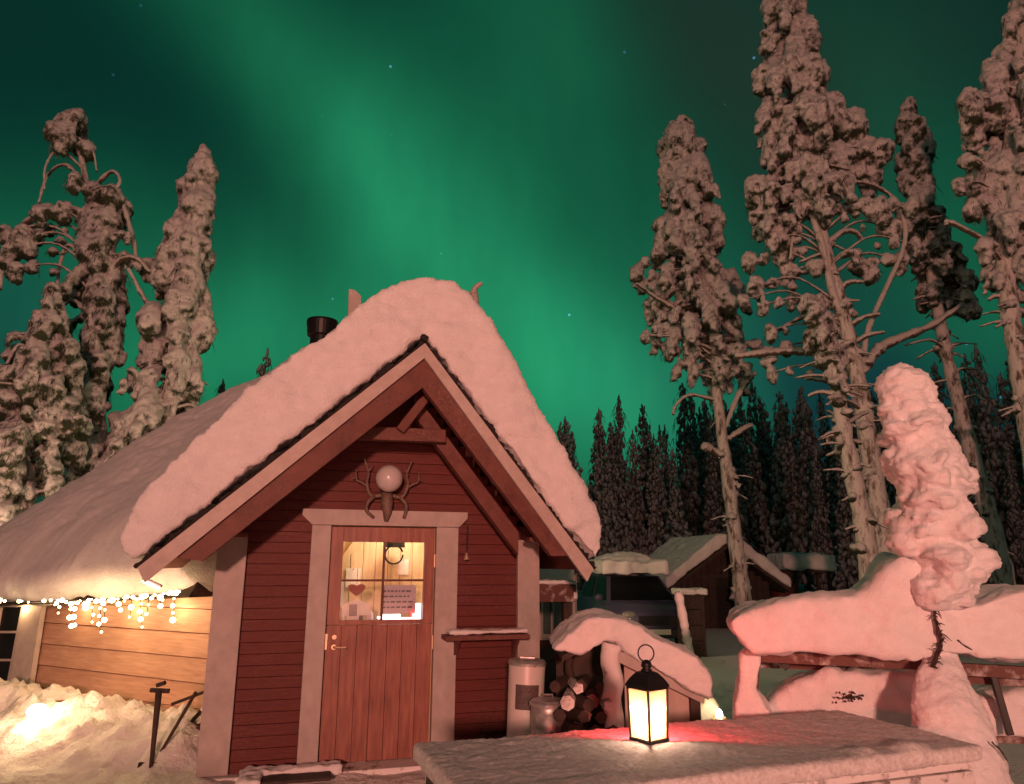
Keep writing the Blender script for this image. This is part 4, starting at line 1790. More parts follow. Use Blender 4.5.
def build_sapling():
    d = 3.64
    base = at(945, 784, d)
    t = empty('snow_packed_sapling', (base.x, d, 0))
    tag(t, 'leaning sapling packed in lumpy snow rising above the bench', 'sapling')
    t.location.x = on_plane(945, 700, (0, d, 0), Vector((0, 1, 0))).x
    o0 = np.array(t.location)
    top = [(357, 905, 909), (358.5, 898, 915), (361, 890, 921), (365, 884, 926), (371, 880, 929), (380, 877, 932), (392, 876, 933), (401, 877, 934), (406, 881, 928), (411, 878, 940), (420, 880, 950), (427, 880, 951), (432, 883, 950), (442, 884, 958), (452, 886, 962), (462, 888, 966), (474, 888, 971), (480, 891, 974), (488, 893, 970), (500, 896, 968), (510, 897, 974), (518, 897, 981), (526, 899, 978), (538, 901, 979), (548, 905, 977), (556, 908, 982), (570, 914, 985), (580, 919, 981), (590, 925, 970), (597, 931, 955), (603, 935, 946)]
    rows = np.array(top, float)
    rr = np.random.RandomState(6)
    v0, f0 = ico(3)
    Vs, Fs, n = [], [], 0

    def lump(c, rx, ry, rz, lean=0.0):
        nonlocal n
        v = v0 * np.array([rx, ry, rz])
        v[:, 2] += v[:, 0] * lean
        Vs.append(v + np.array(c) - o0)
        Fs.append(f0 + n)
        n += len(v0)
    y = 392.0
    while y < 594:
        xl, xr = np.interp(y, rows[:, 0], rows[:, 1]), np.interp(y, rows[:, 0], rows[:, 2])
        c = on_plane((xl + xr) / 2, y, (0, d, 0), Vector((0, 1, 0)))
        hw = (xr - xl) / 2 / FPX * (c - CP).dot(CF)
        f = (y - 360) / 235
        lump(c, hw * .87, hw * .76, .085)
        if y > 404:
            for k in range(2 if f < .4 else 5):
                a = rr.uniform(0, 2 * np.pi)
                q = np.array(c) + np.array([np.cos(a) * hw * .70, np.sin(a) * hw * .62, rr.uniform(-.05, .05)])
                s0 = rr.choice([.035, .05, .06, .085]) * (.8 + .4 * f)
                lump(q, s0 * rr.uniform(.8, 1.3), s0 * rr.uniform(.9, 1.2), s0 * rr.uniform(.5, .95), rr.normal(-.15 * np.cos(a), .3))
        y += 9.5
    # the round cap and the shoulder ledge below it
    for px, py, rx, rz in ((905, 388, .140, .118), (904, 384, .130, .112), (906, 396, .138, .10), (928, 423, .118, .048), (905, 430, .12, .08), (950, 488, .11, .05), (965, 565, .09, .07), (945, 583, .10, .06)):
        lump(on_plane(px, py, (0, d - (.03 if py > 400 else 0), 0), Vector((0, 1, 0))), rx, rx * .85, rz)
    mt = np_mesh('tmp', np.concatenate(Vs), np.concatenate(Fs))
    bm = bmesh.new()
    bm.from_mesh(mt)
    me = soft_mesh('crown', bm, .0115, 3, [((4, 4, 6), 2, .022), ((8, 8, 17), 3, .030), ((26, 26, 44), 3, .011)])
    link_mesh('crown', me, M['snow'], t, True)
    # lower packed trunk
    low = [(596, 926, 952), (610, 925, 950), (628, 926, 952), (645, 928, 954), (658, 924, 958), (675, 918, 964), (692, 915, 972), (712, 914, 982), (740, 914, 994), (784, 918, 1012), (840, 925, 1030), (905, 925, 1050)]
    V = loft_px(low, ((596, 3.76), (655, 3.70), (700, 3.58), (784, 3.52), (905, 3.50)), .75, 120, 220)
    C = V.mean(1, keepdims=True)
    q = V.reshape(-1, 3)
    dr = 1 + .17 * fbm(q * np.array([4, 4, 5]), 1.0, 4, .55, 13).reshape(V.shape[:2])
    V = C + (V - C) * dr[:, :, None]
    V[:, :, 2] = np.maximum(V[:, :, 2], -.05)
    me = loft_mesh('trunk_snow', V - o0, [((9, 9, 12), 3, .014), ((28, 28, 34), 2, .005)])
    link_mesh('snow_cover', me, M['snow'], t, True)
    # woody stem and twigs showing in the cleft
    bm = bmesh.new()
    r = random.Random(2)
    o0v = Vector(o0)
    stem = [on_plane(x, y, (0, 3.595, 0), Vector((0, 1, 0))) for x, y in ((932, 590), (936, 606), (938, 622), (943, 640), (939, 655), (936, 668))]
    cp = curve_pts(stem, 22)
    tube(bm, [Vector(tuple(p)) - o0v + Vector((r.uniform(-.006, .006), .02, 0)) for p in cp], [.005 + .007 * r.random() for _ in cp], 7)
    for k in range(48):
        a = Vector(tuple(cp[r.randrange(len(cp))])) - o0v + Vector((0, .012, 0))
        v = Vector((r.uniform(-1, 1), r.uniform(-.7, .1), r.uniform(-.8, .6))) * r.uniform(.015, .06)
        tube(bm, [a, a + v * .5 + Vector((0, 0, .006)), a + v], [.004, .003, .001], 4)
    for pl in (((958, 640), (968, 648), (985, 655), (998, 660)), ((992, 742), (1002, 752), (1008, 762))):
        c = curve_pts([on_plane(x, y, (0, 3.40 if y > 700 else 3.60, 0), Vector((0, 1, 0))) for x, y in pl], 8)
        tube(bm, [Vector(tuple(p)) - o0v + Vector((0, 0, .004 * mnoise.noise(Vector((i * 1.7, 0, 0))))) for i, p in enumerate(c)], [.004, .003, .005, .003, .004, .002, .003, .001], 5)
    obj('trunk', bm, M['dark'], t)


build_sapling()

# ------------------------------------------------------------------ parked car
def build_car():
    p = at(632, 640, 17.6)
    gzz = gz(p.x, p.y)
    t = empty('parked_car', (p.x, p.y, gzz), math.radians(7))
    tag(t, 'dark blue parked car with a thick slab of snow on its roof', 'car')
    Wc = .90
    bm = bmesh.new()
    prof = [(-2.05, .32), (-2.10, .55), (-2.02, .82), (-1.90, .92), (-1.0, 1.04), (2.05, 1.06), (2.12, .8), (2.08, .34)]
    prism(bm, [Vector((-Wc, y, z)) for y, z in prof], Vector((2 * Wc, 0, 0)))
    bm.verts.ensure_lookup_table()
    for v in bm.verts:
        if v.co.y < -1.8:
            v.co.x *= .90
    body = obj('body', bm, M['car_paint'], t, bevel=.06)
    for pl in body.data.polygons:
        pl.use_smooth = True
    bm = bmesh.new()
    lo = [(-.84, -1.02, 1.03), (.84, -1.02, 1.03), (.84, 2.0, 1.04), (-.84, 2.0, 1.04)]
    hi = [(-.64, -.28, 1.60), (.64, -.28, 1.60), (.66, 1.75, 1.62), (-.66, 1.75, 1.62)]
    a = [bm.verts.new(q) for q in lo]
    b = [bm.verts.new(q) for q in hi]
    bm.faces.new(a[::-1])
    bm.faces.new(b)
    for k in range(4):
        bm.faces.new((a[k], a[(k + 1) % 4], b[(k + 1) % 4], b[k]))
    obj('cabin', bm, M['car_paint'], t, bevel=.04)

    def pane(nm, q, out):
        q = [Vector(v) for v in q]
        c = sum(q, Vector()) / 4
        bm = bmesh.new()
        prism(bm, [c + (v - c) * .9 + Vector(out) * .012 for v in q], Vector(out) * .01)
        return obj(nm, bm, M['dark_glass'], t, bevel=.004)
    ws = pane('windshield', [lo[0], lo[1], hi[1], hi[0]], (0, -.61, .79))
    bm = bmesh.new()
    for x in (-.35, .25):
        beam(bm, (x, -1.02, 1.085), (x + .45, -.90, 1.16), .015, .015)
    obj('wiper', bm, M['black'], ws)
    for s, i, j in ((-1, 0, 3), (1, 1, 2)):
        L0, L1, H0, H1 = Vector(lo[i]), Vector(lo[j]), Vector(hi[i]), Vector(hi[j])
        for f0, f1 in ((.03, .46), (.50, .95)):
            pane('side_window', [L0.lerp(L1, f0), L0.lerp(L1, f1), H0.lerp(H1, f1), H0.lerp(H1, f0)], (s * .94, 0, .33))
        bm = bmesh.new()
        bmesh.ops.create_icosphere(bm, subdivisions=3, radius=.1, matrix=Matrix.Translation((s * .99, -.80, 1.12)) @ Matrix.Diagonal((1, .6, .8, 1)))
        obj('wing_mirror', bm, M['car_paint'], t, True)
        bm = bmesh.new()
        bmesh.ops.create_icosphere(bm, subdivisions=3, radius=.15, matrix=Matrix.Translation((s * .62, -1.97, .80)) @ Matrix.Diagonal((1.25, .7, .55, 1)))
        obj('headlight', bm, M['lens'], t, True)
        for y in (-1.3, 1.35):
            bm = bmesh.new()
            lathe(bm, [(.22, -.1), (.33, -.1), (.345, -.05), (.345, .05), (.33, .1), (.22, .1)], 28)
            bmesh.ops.rotate(bm, verts=bm.verts, matrix=Matrix.Rotation(math.pi / 2, 3, 'Y'))
            bmesh.ops.translate(bm, verts=bm.verts, vec=(s * .82, y, .34))
            wh = obj('wheel', bm, M['tyre'], t)
            bm = bmesh.new()
            lathe(bm, [(.05, -.02), (.21, -.015), (.215, .02), (.08, .03)], 20)
            bmesh.ops.rotate(bm, verts=bm.verts, matrix=Matrix.Rotation(s * math.pi / 2, 3, 'Y'))
            bmesh.ops.translate(bm, verts=bm.verts, vec=(s * .915, y, .34))
            obj('rim', bm, M['steel'], wh)
    bm = bmesh.new()
    for k in range(4):
        box(bm, (0, -2.075, .60 + k * .055), (.86, .05, .02))
    box(bm, (0, -2.07, .68), (.84, .03, .22))
    obj('grille', bm, M['plastic'], t)
    bm = bmesh.new()
    box(bm, (0, -2.10, .42), (1.5, .10, .16))
    obj('bumper', bm, M['plastic'], t, bevel=.03)
    bm = bmesh.new()
    box(bm, (0, -2.155, .46), (.5, .015, .11))
    obj('number_plate', bm, M['cloth_white'], t, bevel=.004)
    # snow slab
    bm = bmesh.new()
    box(bm, (.0, .75, 1.80), (1.66, 2.5, .32))
    bmesh.ops.create_icosphere(bm, subdivisions=3, radius=1, matrix=Matrix.Translation((.05, .7, 1.86)) @ Matrix.Diagonal((.84, 1.2, .30, 1)))
    me = soft_mesh('snow_cover', bm, .05, 8, [((1.6, 1.6, 1.6), 2, .10), ((5, 5, 5), 3, .05)])
    link_mesh('snow_cover', me, M['snow'], t, True)


build_car()

# ------------------------------------------------------------------ far hut and yard furniture behind
def build_far_hut():
    d = 22.0
    c = at(722, 590, d)
    g = gz(c.x, c.y)
    t = empty('far_hut', (c.x, c.y, g), math.radians(8))
    tag(t, 'dark distant hut with a snow-covered gable roof behind the parked car', 'hut')
    k = d / FPX
    z = lambda py: at(722, py, d).z - g
    zap, zel = z(544), z(588)
    hw = 62 * k
    bm = bmesh.new()
    for i in range(14):
        x0 = -hw * .8 + i * (hw * 1.6 / 14)
        xm = x0 + hw * .8 / 14
        top = zap - .12 - (zap - zel) * abs(xm) / hw
        box(bm, (xm, 0, top / 2), (hw * 1.6 / 14 - .012, .06, top))
    obj('wall', bm, M['dark'], t)
    bm = bmesh.new()
    for s in (-1, 1):
        box(bm, (s * hw * .78, 1.6, zel / 2), (.06, 3.2, zel))
    box(bm, (0, 3.2, zel / 2), (hw * 1.56, .06, zel))
    obj('side_wall', bm, M['dark'], t)
    bm = bmesh.new()
    box(bm, (.2, -.05, .75), (.75, .05, 1.45))
    obj('door', bm, M['felt'], t, bevel=.01)
    bm = bmesh.new()
    for s in (-1, 1):
        prism(bm, [Vector((0, -.6, zap)), Vector((s * hw, -.6, zel)), Vector((s * hw, -.6, zel - .1)), Vector((0, -.6, zap - .12))], Vector((0, 4.2, 0)))
    rf = obj('roof', bm, M['dark'], t)
    bm = bmesh.new()
    th = .30
    prism(bm, [Vector(q) for q in ((-hw - .05, -.62, zel), (0, -.62, zap + .02), (hw + .05, -.62, zel), (hw + .1, -.62, zel + th), (.25, -.62, zap + th), (-.25, -.62, zap + th), (-hw - .1, -.62, zel + th))], Vector((0, 4.3, 0)))
    me = soft_mesh('snow_cover', bm, .06, 4, [((2, 2, 2), 3, .07), ((7, 7, 7), 2, .02)])
    link_mesh('snow_cover', me, M['snow'], rf, True)


build_far_hut()


def build_far_furniture():
    # snow-capped crate next to the hut
    p = at(690, 612, 15.5)
    g = gz(p.x, p.y)
    t = empty('snow_capped_crate', (p.x, p.y, g), .15)
    tag(t, 'dark timber crate with a flat snow cap beside the parked car', 'crate')
    h = at(690, 594, 15.5).z - g
    bm = bmesh.new()
    for k in range(4):
        box(bm, (0, 0, h * (k + .5) / 4), (.44, .42, h / 4 - .015))
    obj('body', bm, M['dark'], t)
    for sx in (-1, 1):
        bm = bmesh.new()
        box(bm, (sx * .20, -.225, h / 2), (.05, .03, h))
        obj('batten', bm, M['dark'], t)
    bm = bmesh.new()
    box(bm, (0, 0, h + .05), (.62, .56, .13))
    link_mesh('snow_cover', soft_mesh('snow_cover', bm, .03, 4, [((4, 4, 4), 3, .04)]), M['snow'], t, True)
    # stand with snow on top, and its neighbour
    for nm, lab, x0, x1, yt, yb, ys, d in (('timber_stand', 'dark timber stand with a rounded snow load beyond the far hut', 797, 832, 571, 597, 555, 24.0),):
        a, b = at(x0, yb, d), at(x1, yb, d)
        g = gz(a.x, a.y)
        t = empty(nm, ((a.x + b.x) / 2, a.y, g), .1)
        tag(t, lab, 'stand')
        w = b.x - a.x
        h = at(x0, yt, d).z - g
        for sx in (-1, 1):
            for sy in (0, 1):
                bm = bmesh.new()
                box(bm, (sx * w / 2, sy * .8, h / 2), (.09, .09, h))
                obj('leg', bm, M['dark'], t)
        bm = bmesh.new()
        box(bm, (0, .4, h), (w + .3, 1.0, .1))
        obj('top', bm, M['dark'], t)
        bm = bmesh.new()
        hs = at(x0, ys, d).z - g - h
        box(bm, (-.15, .4, h + .05 + hs / 2), (w + .7, 1.2, hs))
        link_mesh('snow_cover', soft_mesh('snow_cover', bm, .05, 6, [((2, 2, 2), 3, .10)]), M['snow'], t, True)
    p = at(782, 590, 23.0)
    g = gz(p.x, p.y)
    t = empty('water_barrel', (p.x, p.y, g))
    tag(t, 'dark barrel standing between the far hut and the timber stand', 'barrel')
    h = at(782, 571, 23).z - g
    bm = bmesh.new()
    lathe(bm, [(.30, 0), (.36, h * .3), (.37, h * .6), (.32, h)], 20)
    obj('body', bm, M['red_wood'], t, True)
    for f in (.2, .75):
        bm = bmesh.new()
        lathe(bm, [(.362, h * f - .03), (.374, h * f - .03), (.374, h * f + .03), (.362, h * f + .03)], 20)
        obj('hoop', bm, M['black'], t)


build_far_furniture()

# ------------------------------------------------------------------ trees
def clump_mesh(name, clumps, seed, sub=2, rough=.30, droop=.25, voxel=None):
    """clumps: (centre, radius, stretch) - lumpy snow-loaded bough ends, fused where they touch when voxel is given"""
    v0, f0 = ico(sub)
    r = np.random.RandomState(seed)
    Vs, Fs = [], []
    n = 0
    for c, rad, st in clumps:
        a = r.uniform(0, 2 * np.pi)
        tilt = r.normal(0, .3)
        sc = np.array([r.uniform(.75, 1.2), r.uniform(.75, 1.2), st])
        v = v0 * sc
        ca, sa = np.cos(a), np.sin(a)
        ct, s_t = np.cos(tilt), np.sin(tilt)
        v = v @ np.array([[1, 0, 0], [0, ct, -s_t], [0, s_t, ct]]).T
        v = v @ np.array([[ca, -sa, 0], [sa, ca, 0], [0, 0, 1]]).T
        Vs.append(v * rad + np.array(c))
        Fs.append(f0 + n)
        n += len(v0)
    V = np.concatenate(Vs)
    F = np.concatenate(Fs)
    if voxel is None:
        Nn = np.tile(v0, (len(clumps), 1))
        rads = np.repeat([k[1] for k in clumps], len(v0))
        V = V + Nn * ((fbm(V, 5, 2, .5, seed) * rough * 2) * rads)[:, None]
        low = np.clip(-Nn[:, 2], 0, 1)
        V[:, 2] -= low * np.abs(fbm(V * np.array([9, 9, 2.0]), 1.0, 2, .5, seed + 5)) * rads * droop * 3
        return np_mesh(name, V, F)
    me = np_mesh('tmp', V, F)
    bm = bmesh.new()
    bm.from_mesh(me)
    bpy.data.meshes.remove(me)
    return soft_mesh(name, bm, voxel, 5, [((2.4, 2.4, 1.7), 2, .12), ((5.5, 5.5, 4.0), 2, .085), ((15, 15, 11), 3, .028)])


def twig_mesh(name, items):
    """items: (start, vector, radius) thin hanging three-sided twigs"""
    Vs, Fs, n = [], [], 0
    for p, v, r in items:
        p, v = np.array(p, float), np.array(v, float)
        side = np.cross(v, [0.3, .2, 1.0])
        side /= (np.linalg.norm(side) + 1e-9)
        oth = np.cross(side, v)
        oth /= (np.linalg.norm(oth) + 1e-9)
        m = p + v * .55 + np.array([0, 0, .08 * np.linalg.norm(v)])
        for k in range(3):
            a = 2 * np.pi * k / 3
            Vs.append(p + (side * np.cos(a) + oth * np.sin(a)) * r)
        for k in range(3):
            a = 2 * np.pi * k / 3
            Vs.append(m + (side * np.cos(a) + oth * np.sin(a)) * r * .8)
        for k in range(3):
            Vs.append(p + v + oth * .001 * k)
        for ring in (0, 3):
            for k in range(3):
                j = (k + 1) % 3
                Fs.append((n + ring + k, n + ring + j, n + ring + 3 + j, n + ring + 3 + k))
        n += 9
    return np_mesh(name, np.array(Vs), np.array(Fs))


def limb_tubes(bm, pts, r0, r1, seg=8, n=16, seed=0, lump=.25):
    c = curve_pts(pts, n)
    rr = [(r0 + (r1 - r0) * k / (n - 1)) * (1 + lump * mnoise.noise(Vector((k * .8, seed * 3.1, 0))) * 2) for k in range(n)]
    tube(bm, [Vector(tuple(p)) for p in c], rr, seg)


def snow_tree(name, label, d, trunk, crown, clusters=(), limbs=(), seed=1, size=.36, dens=1.0, mat='load', trunk_r=(.22, .06), stubs=0, group=None, twigs=1.0, thin=0.0):
    """trunk: pixel polyline bottom to top; crown: rows (py, xl, xr); clusters: (x, y, r_px); limbs: (pixel polyline, r0, r1)"""
    r = np.random.RandomState(seed)
    bx = at(*trunk[0], d)
    g = gz(bx.x, bx.y)
    t = empty(name, (bx.x, bx.y, g))
    tag(t, label, 'tree', group)
    o0 = np.array((bx.x, bx.y, g))
    k = d / FPX
    Y0 = bx.y

    def P(px, py, dy=0.0):
        q = on_plane(px, py, (0, Y0 + dy, 0), Vector((0, 1, 0)))
        return np.array(q) - o0
    # trunk, with its limbs
    tp = [P(x, y) for x, y in trunk]
    if tp[0][2] > 0:
        tp[0][2] = -.1
    bm = bmesh.new()
    n = 60
    c = curve_pts(tp, n)
    tr = [(trunk_r[0] + (trunk_r[1] - trunk_r[0]) * (i / (n - 1)) ** .8) * (1 + .22 * mnoise.noise(Vector((i * .7, seed, 0))) + .14 * mnoise.noise(Vector((i * 1.9, seed, 5)))) for i in range(n)]
    tube(bm, [Vector(tuple(p)) + Vector((.03 * mnoise.noise(Vector((i * .3, seed, 9))), 0, 0)) for i, p in enumerate(c)], tr, 14)
    obj('trunk', bm, M['bark'], t, True)
    for li, (pl, r0, r1) in enumerate(limbs):
        dy = r.uniform(-.5, .3)
        pts = [P(x, y, dy * i / max(1, len(pl) - 1)) for i, (x, y) in enumerate(pl)]
        bm = bmesh.new()
        limb_tubes(bm, pts, r0, r1, 9, 6 * len(pl), seed + li)
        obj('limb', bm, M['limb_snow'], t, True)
    caps = []
    for i in range(stubs):
        f = r.uniform(.05, .8)
        p = c[int(f * (n - 1))]
        a = r.uniform(0, 2 * np.pi)
        L = r.uniform(.25, .9) * (.5 + f)
        dv = np.array([np.cos(a), np.sin(a) * .8, r.uniform(-.45, .15)])
        q = p + dv * L
        bm = bmesh.new()
        limb_tubes(bm, [p, p + dv * L * .5 + np.array([0, 0, .06]), q], .055, .022, 7, 8, i, .4)
        obj('limb', bm, M['limb_snow'], t, True)
        caps.append((p + np.array([np.cos(a), np.sin(a), 0]) * tr[int(f * (n - 1))] * .8, r.uniform(.10, .2), .7))
    # crown
    cl, tw = [], []
    rows = np.array(crown, float) if len(crown) else np.zeros((0, 3))

    def add_twigs(p, rad, m):
        for _ in range(int(m * 2.6 * twigs + r.rand())):
            a = r.uniform(0, 2 * np.pi)
            s = np.array([np.cos(a), np.sin(a), r.uniform(-.6, .3)]) * rad * r.uniform(.5, .95)
            v = np.array([np.cos(a) * r.uniform(.0, .45), np.sin(a) * .35, -r.uniform(.35, 1.0)]) * rad * r.uniform(.7, 1.6)
            tw.append((p + s, v, rad * r.uniform(.02, .05)))
    if len(rows):
        y = rows[0, 0]
        while y < rows[-1, 0]:
            xl, xr = np.interp(y, rows[:, 0], rows[:, 1]), np.interp(y, rows[:, 0], rows[:, 2])
            hw = (xr - xl) / 2 * k
            f = (y - rows[0, 0]) / (rows[-1, 0] - rows[0, 0])
            sz = size * (1.0 - .42 * f)
            m = max(1, int(dens * 1.2 * (1.0 + hw * 2.5) + r.rand()))
            for _ in range(m):
                if r.rand() < thin * f:
                    continue
                a = r.uniform(0, 2 * np.pi)
                rad = sz * r.uniform(.5, 1.15) * min(1.0, .45 + hw / .9)
                rr = max(0, hw - rad * .5) * np.sqrt(r.uniform(.12, 1)) * r.uniform(.9, 1.22)
                ax = P((xl + xr) / 2, y + r.uniform(-5, 5))
                dr = np.array([np.cos(a), np.sin(a) * .9, 0])
                drop = r.uniform(.35, 1.05)
                for fr, sc in ((.30, .55 - .3 * f), (.62, .78 - .25 * f), (.9, .98), (1.05, .8), (1.12, .55)):
                    p = ax + dr * rr * fr + np.array([0, 0, .35 * rr - drop * rr * fr * fr - (fr > 1.0) * rad * .55 - (fr > 1.1) * rad * .5])
                    cl.append((p, rad * sc * r.uniform(.8, 1.15), r.uniform(.8, 1.5)))
                    add_twigs(p, rad * sc, 2 + 7 * f)
                tip = ax + dr * rr * 1.05 + np.array([0, 0, .35 * rr - drop * rr])
                tw.append((ax + np.array([0, 0, .1]), tip - ax, .035))
            y += size * (.62 - .16 * f) / k
    for x, y, rp in clusters:
        p = P(x, y, r.uniform(-.4, .4))
        # the bough that carries it
        j = int(np.argmin(np.abs(c[:, 2] - (p[2] - .3 * abs(p[0] - np.interp(p[2], c[:, 2], c[:, 0]))))))
        q0 = c[j]
        mid = (q0 + p) / 2 + np.array([0, 0, .22 * np.linalg.norm(p - q0)])
        bm = bmesh.new()
        limb_tubes(bm, [q0, mid, p], .045, .02, 6, 12, int(x))
        obj('limb', bm, M['limb_snow'], t, True)
        for fr, sc, dz in ((.55, .55, .0), (.8, .8, .05), (1.0, 1.0, 0), (1.02, .85, -.7), (1.05, .6, -1.35)):
            m0 = q0 * (1 - fr) ** 2 + 2 * mid * fr * (1 - fr) + p * fr * fr if fr < 1 else p
            rad = rp * k * sc * r.uniform(.8, 1.1)
            q = m0 + np.array([r.normal(0, .12), r.normal(0, .12), dz]) * rp * k * 1.0
            cl.append((q, rad, r.uniform(.9, 1.5)))
            add_twigs(q, rad, 6)
    cl += caps
    if cl:
        me = clump_mesh('crown', cl, seed, voxel=.05 if d < 18 else .056)
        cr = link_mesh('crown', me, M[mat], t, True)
        if tw:
            link_mesh('twigs', twig_mesh('twigs', tw), M['twig'], cr)
    return t


RT = 'tall snow-laden trees right of the cabin'
snow_tree('snow_laden_spruce', 'slim snow-laden spruce with a bare lower trunk above the far hut', 21,
          [(746, 606), (738, 560), (728, 480), (719, 410), (713, 340), (702, 240), (690, 140)],
          [(134, 657, 700), (150, 658, 712), (180, 655, 724), (210, 650, 728), (240, 642, 730), (270, 636, 736), (300, 642, 746), (330, 645, 750), (355, 662, 748), (378, 688, 742)],
          clusters=[(640, 282, 8), (652, 277, 8), (645, 335, 6), (658, 328, 7), (662, 145, 8), (700, 142, 8), (668, 352, 6), (755, 345, 7), (660, 225, 9)],
          limbs=[([(716, 400), (690, 395), (676, 405), (673, 415)], .07, .04), ([(724, 430), (740, 392), (756, 372)], .10, .05), ([(722, 455), (708, 448), (704, 446)], .16, .12), ([(727, 480), (740, 487)], .14, .1),
                 ([(720, 380), (700, 375), (690, 378)], .06, .03), ([(726, 440), (745, 428), (752, 425)], .09, .08), ([(712, 330), (660, 300), (636, 283)], .10, .05), ([(714, 350), (680, 338), (648, 335)], .08, .04)],
          seed=3, size=.40, dens=1.0, trunk_r=(.27, .08), stubs=30, group=RT, thin=.25)
snow_tree('snow_laden_pine', 'largest snow-laden tree with bare arching limbs and a top beyond the frame', 17,
          [(896, 606), (884, 540), (868, 440), (856, 370), (842, 310), (822, 235), (808, 150), (796, 60), (788, -40)],
          [(-45, 770, 808), (-10, 762, 815), (25, 753, 824), (60, 757, 826), (90, 750, 836), (120, 748, 842), (155, 760, 840), (190, 745, 850), (225, 745, 815)],
          clusters=[(835, 105, 17), (850, 130, 18), (812, 132, 16), (868, 152, 17), (838, 160, 20), (868, 178, 14), (805, 175, 17), (880, 150, 12), (758, 190, 14), (756, 205, 11), (800, 200, 12), (776, 225, 11), (785, 255, 11), (772, 240, 9),
                    (786, 275, 9), (781, 240, 10), (880, 205, 11), (912, 205, 9), (868, 268, 11), (855, 252, 8), (885, 212, 8), (900, 262, 9), (915, 245, 9), (756, 285, 9), (762, 305, 8), (770, 330, 9), (768, 352, 9), (772, 372, 7), (748, 262, 8),
                    (808, 300, 10), (812, 316, 9), (830, 270, 8), (815, 265, 9), (895, 230, 9), (790, 300, 7), (742, 300, 6), (838, 345, 7), (820, 335, 6)],
          limbs=[([(864, 372), (848, 358), (820, 352), (785, 351), (735, 356)], .17, .08), ([(866, 365), (880, 348), (900, 338), (930, 326), (962, 305)], .16, .07), ([(856, 350), (835, 300), (822, 245), (812, 215), (806, 200)], .12, .06),
                 ([(858, 362), (845, 320), (830, 305), (800, 318), (778, 330)], .10, .05), ([(862, 372), (868, 330), (890, 280), (903, 250), (905, 225), (895, 200), (872, 185), (845, 182), (828, 192)], .075, .045),
                 ([(822, 225), (840, 208), (862, 205), (880, 212)], .10, .06), ([(826, 245), (842, 232), (855, 232), (862, 240)], .09, .06), ([(828, 258), (818, 255), (800, 262)], .07, .04), ([(838, 290), (850, 282), (864, 282)], .08, .05),
                 ([(846, 330), (862, 318), (880, 314)], .07, .05), ([(850, 345), (868, 335), (885, 332)], .08, .05), ([(840, 318), (822, 322), (806, 320)], .06, .04), ([(866, 395), (845, 385), (822, 380), (805, 378)], .08, .05),
                 ([(868, 415), (850, 402), (828, 398)], .07, .05), ([(870, 430), (852, 425), (826, 410)], .06, .04), ([(872, 445), (850, 440), (838, 438)], .07, .05), ([(815, 200), (795, 230), (790, 260)], .06, .03)],
          seed=5, size=.36, dens=1.15, trunk_r=(.29, .10), stubs=34, group=RT)
snow_tree('snow_laden_spruce', 'inner snow-plastered tree standing just left of the largest trunk', 15.2,
          [(874, 606), (866, 540), (852, 470), (842, 420), (836, 380), (828, 340), (820, 300)],
          [(300, 805, 835), (330, 800, 848), (360, 815, 850), (380, 822, 848)],
          limbs=[([(846, 440), (830, 436), (828, 445)], .06, .04), ([(838, 395), (820, 392), (808, 396)], .07, .04), ([(845, 425), (860, 415), (868, 412)], .06, .04)],
          seed=8, size=.26, dens=.8, trunk_r=(.25, .10), stubs=40, group=RT, mat='load_sparse')
snow_tree('snow_laden_spruce', 'dark topped spruce leaning left behind the snow-packed sapling', 18.5,
          [(1014, 606), (990, 520), (968, 440), (948, 360), (936, 300), (924, 230), (915, 170), (910, 115)],
          [(106, 900, 922), (125, 893, 930), (160, 892, 932), (200, 893, 938), (230, 900, 948), (255, 906, 962), (280, 918, 976), (302, 932, 974)],
          clusters=[(968, 282, 9), (970, 300, 8), (955, 262, 10), (940, 270, 10), (918, 255, 10), (905, 225, 9), (965, 312, 6)],
          limbs=[([(948, 350), (930, 340), (905, 345)], .05, .03), ([(958, 400), (975, 395), (985, 400)], .05, .03)],
          seed=11, size=.36, dens=1.0, mat='load_sparse', trunk_r=(.26, .08), stubs=44, group=RT)
snow_tree('snow_laden_spruce', 'snow-laden spruce cut by the right edge of the photo', 15,
          [(1052, 606), (1040, 500), (1025, 400), (1012, 320), (1004, 260), (1006, 200), (1014, 100), (1024, 10)],
          [(-30, 1010, 1060), (20, 1000, 1062), (60, 978, 1066), (100, 962, 1066), (150, 966, 1060), (200, 966, 1056), (240, 982, 1050), (285, 984, 1044)],
          clusters=[(968, 160, 10), (960, 185, 8), (970, 100, 14), (975, 205, 10), (1005, 275, 13), (985, 250, 9), (965, 120, 10)],
          limbs=[([(1006, 250), (985, 240), (950, 222), (946, 225)], .08, .04), ([(1010, 300), (996, 296), (988, 300)], .07, .05)],
          seed=14, size=.36, dens=1.0, trunk_r=(.25, .14), stubs=28, group=RT)
LT = 'snow-laden trees behind the cabin on the left'
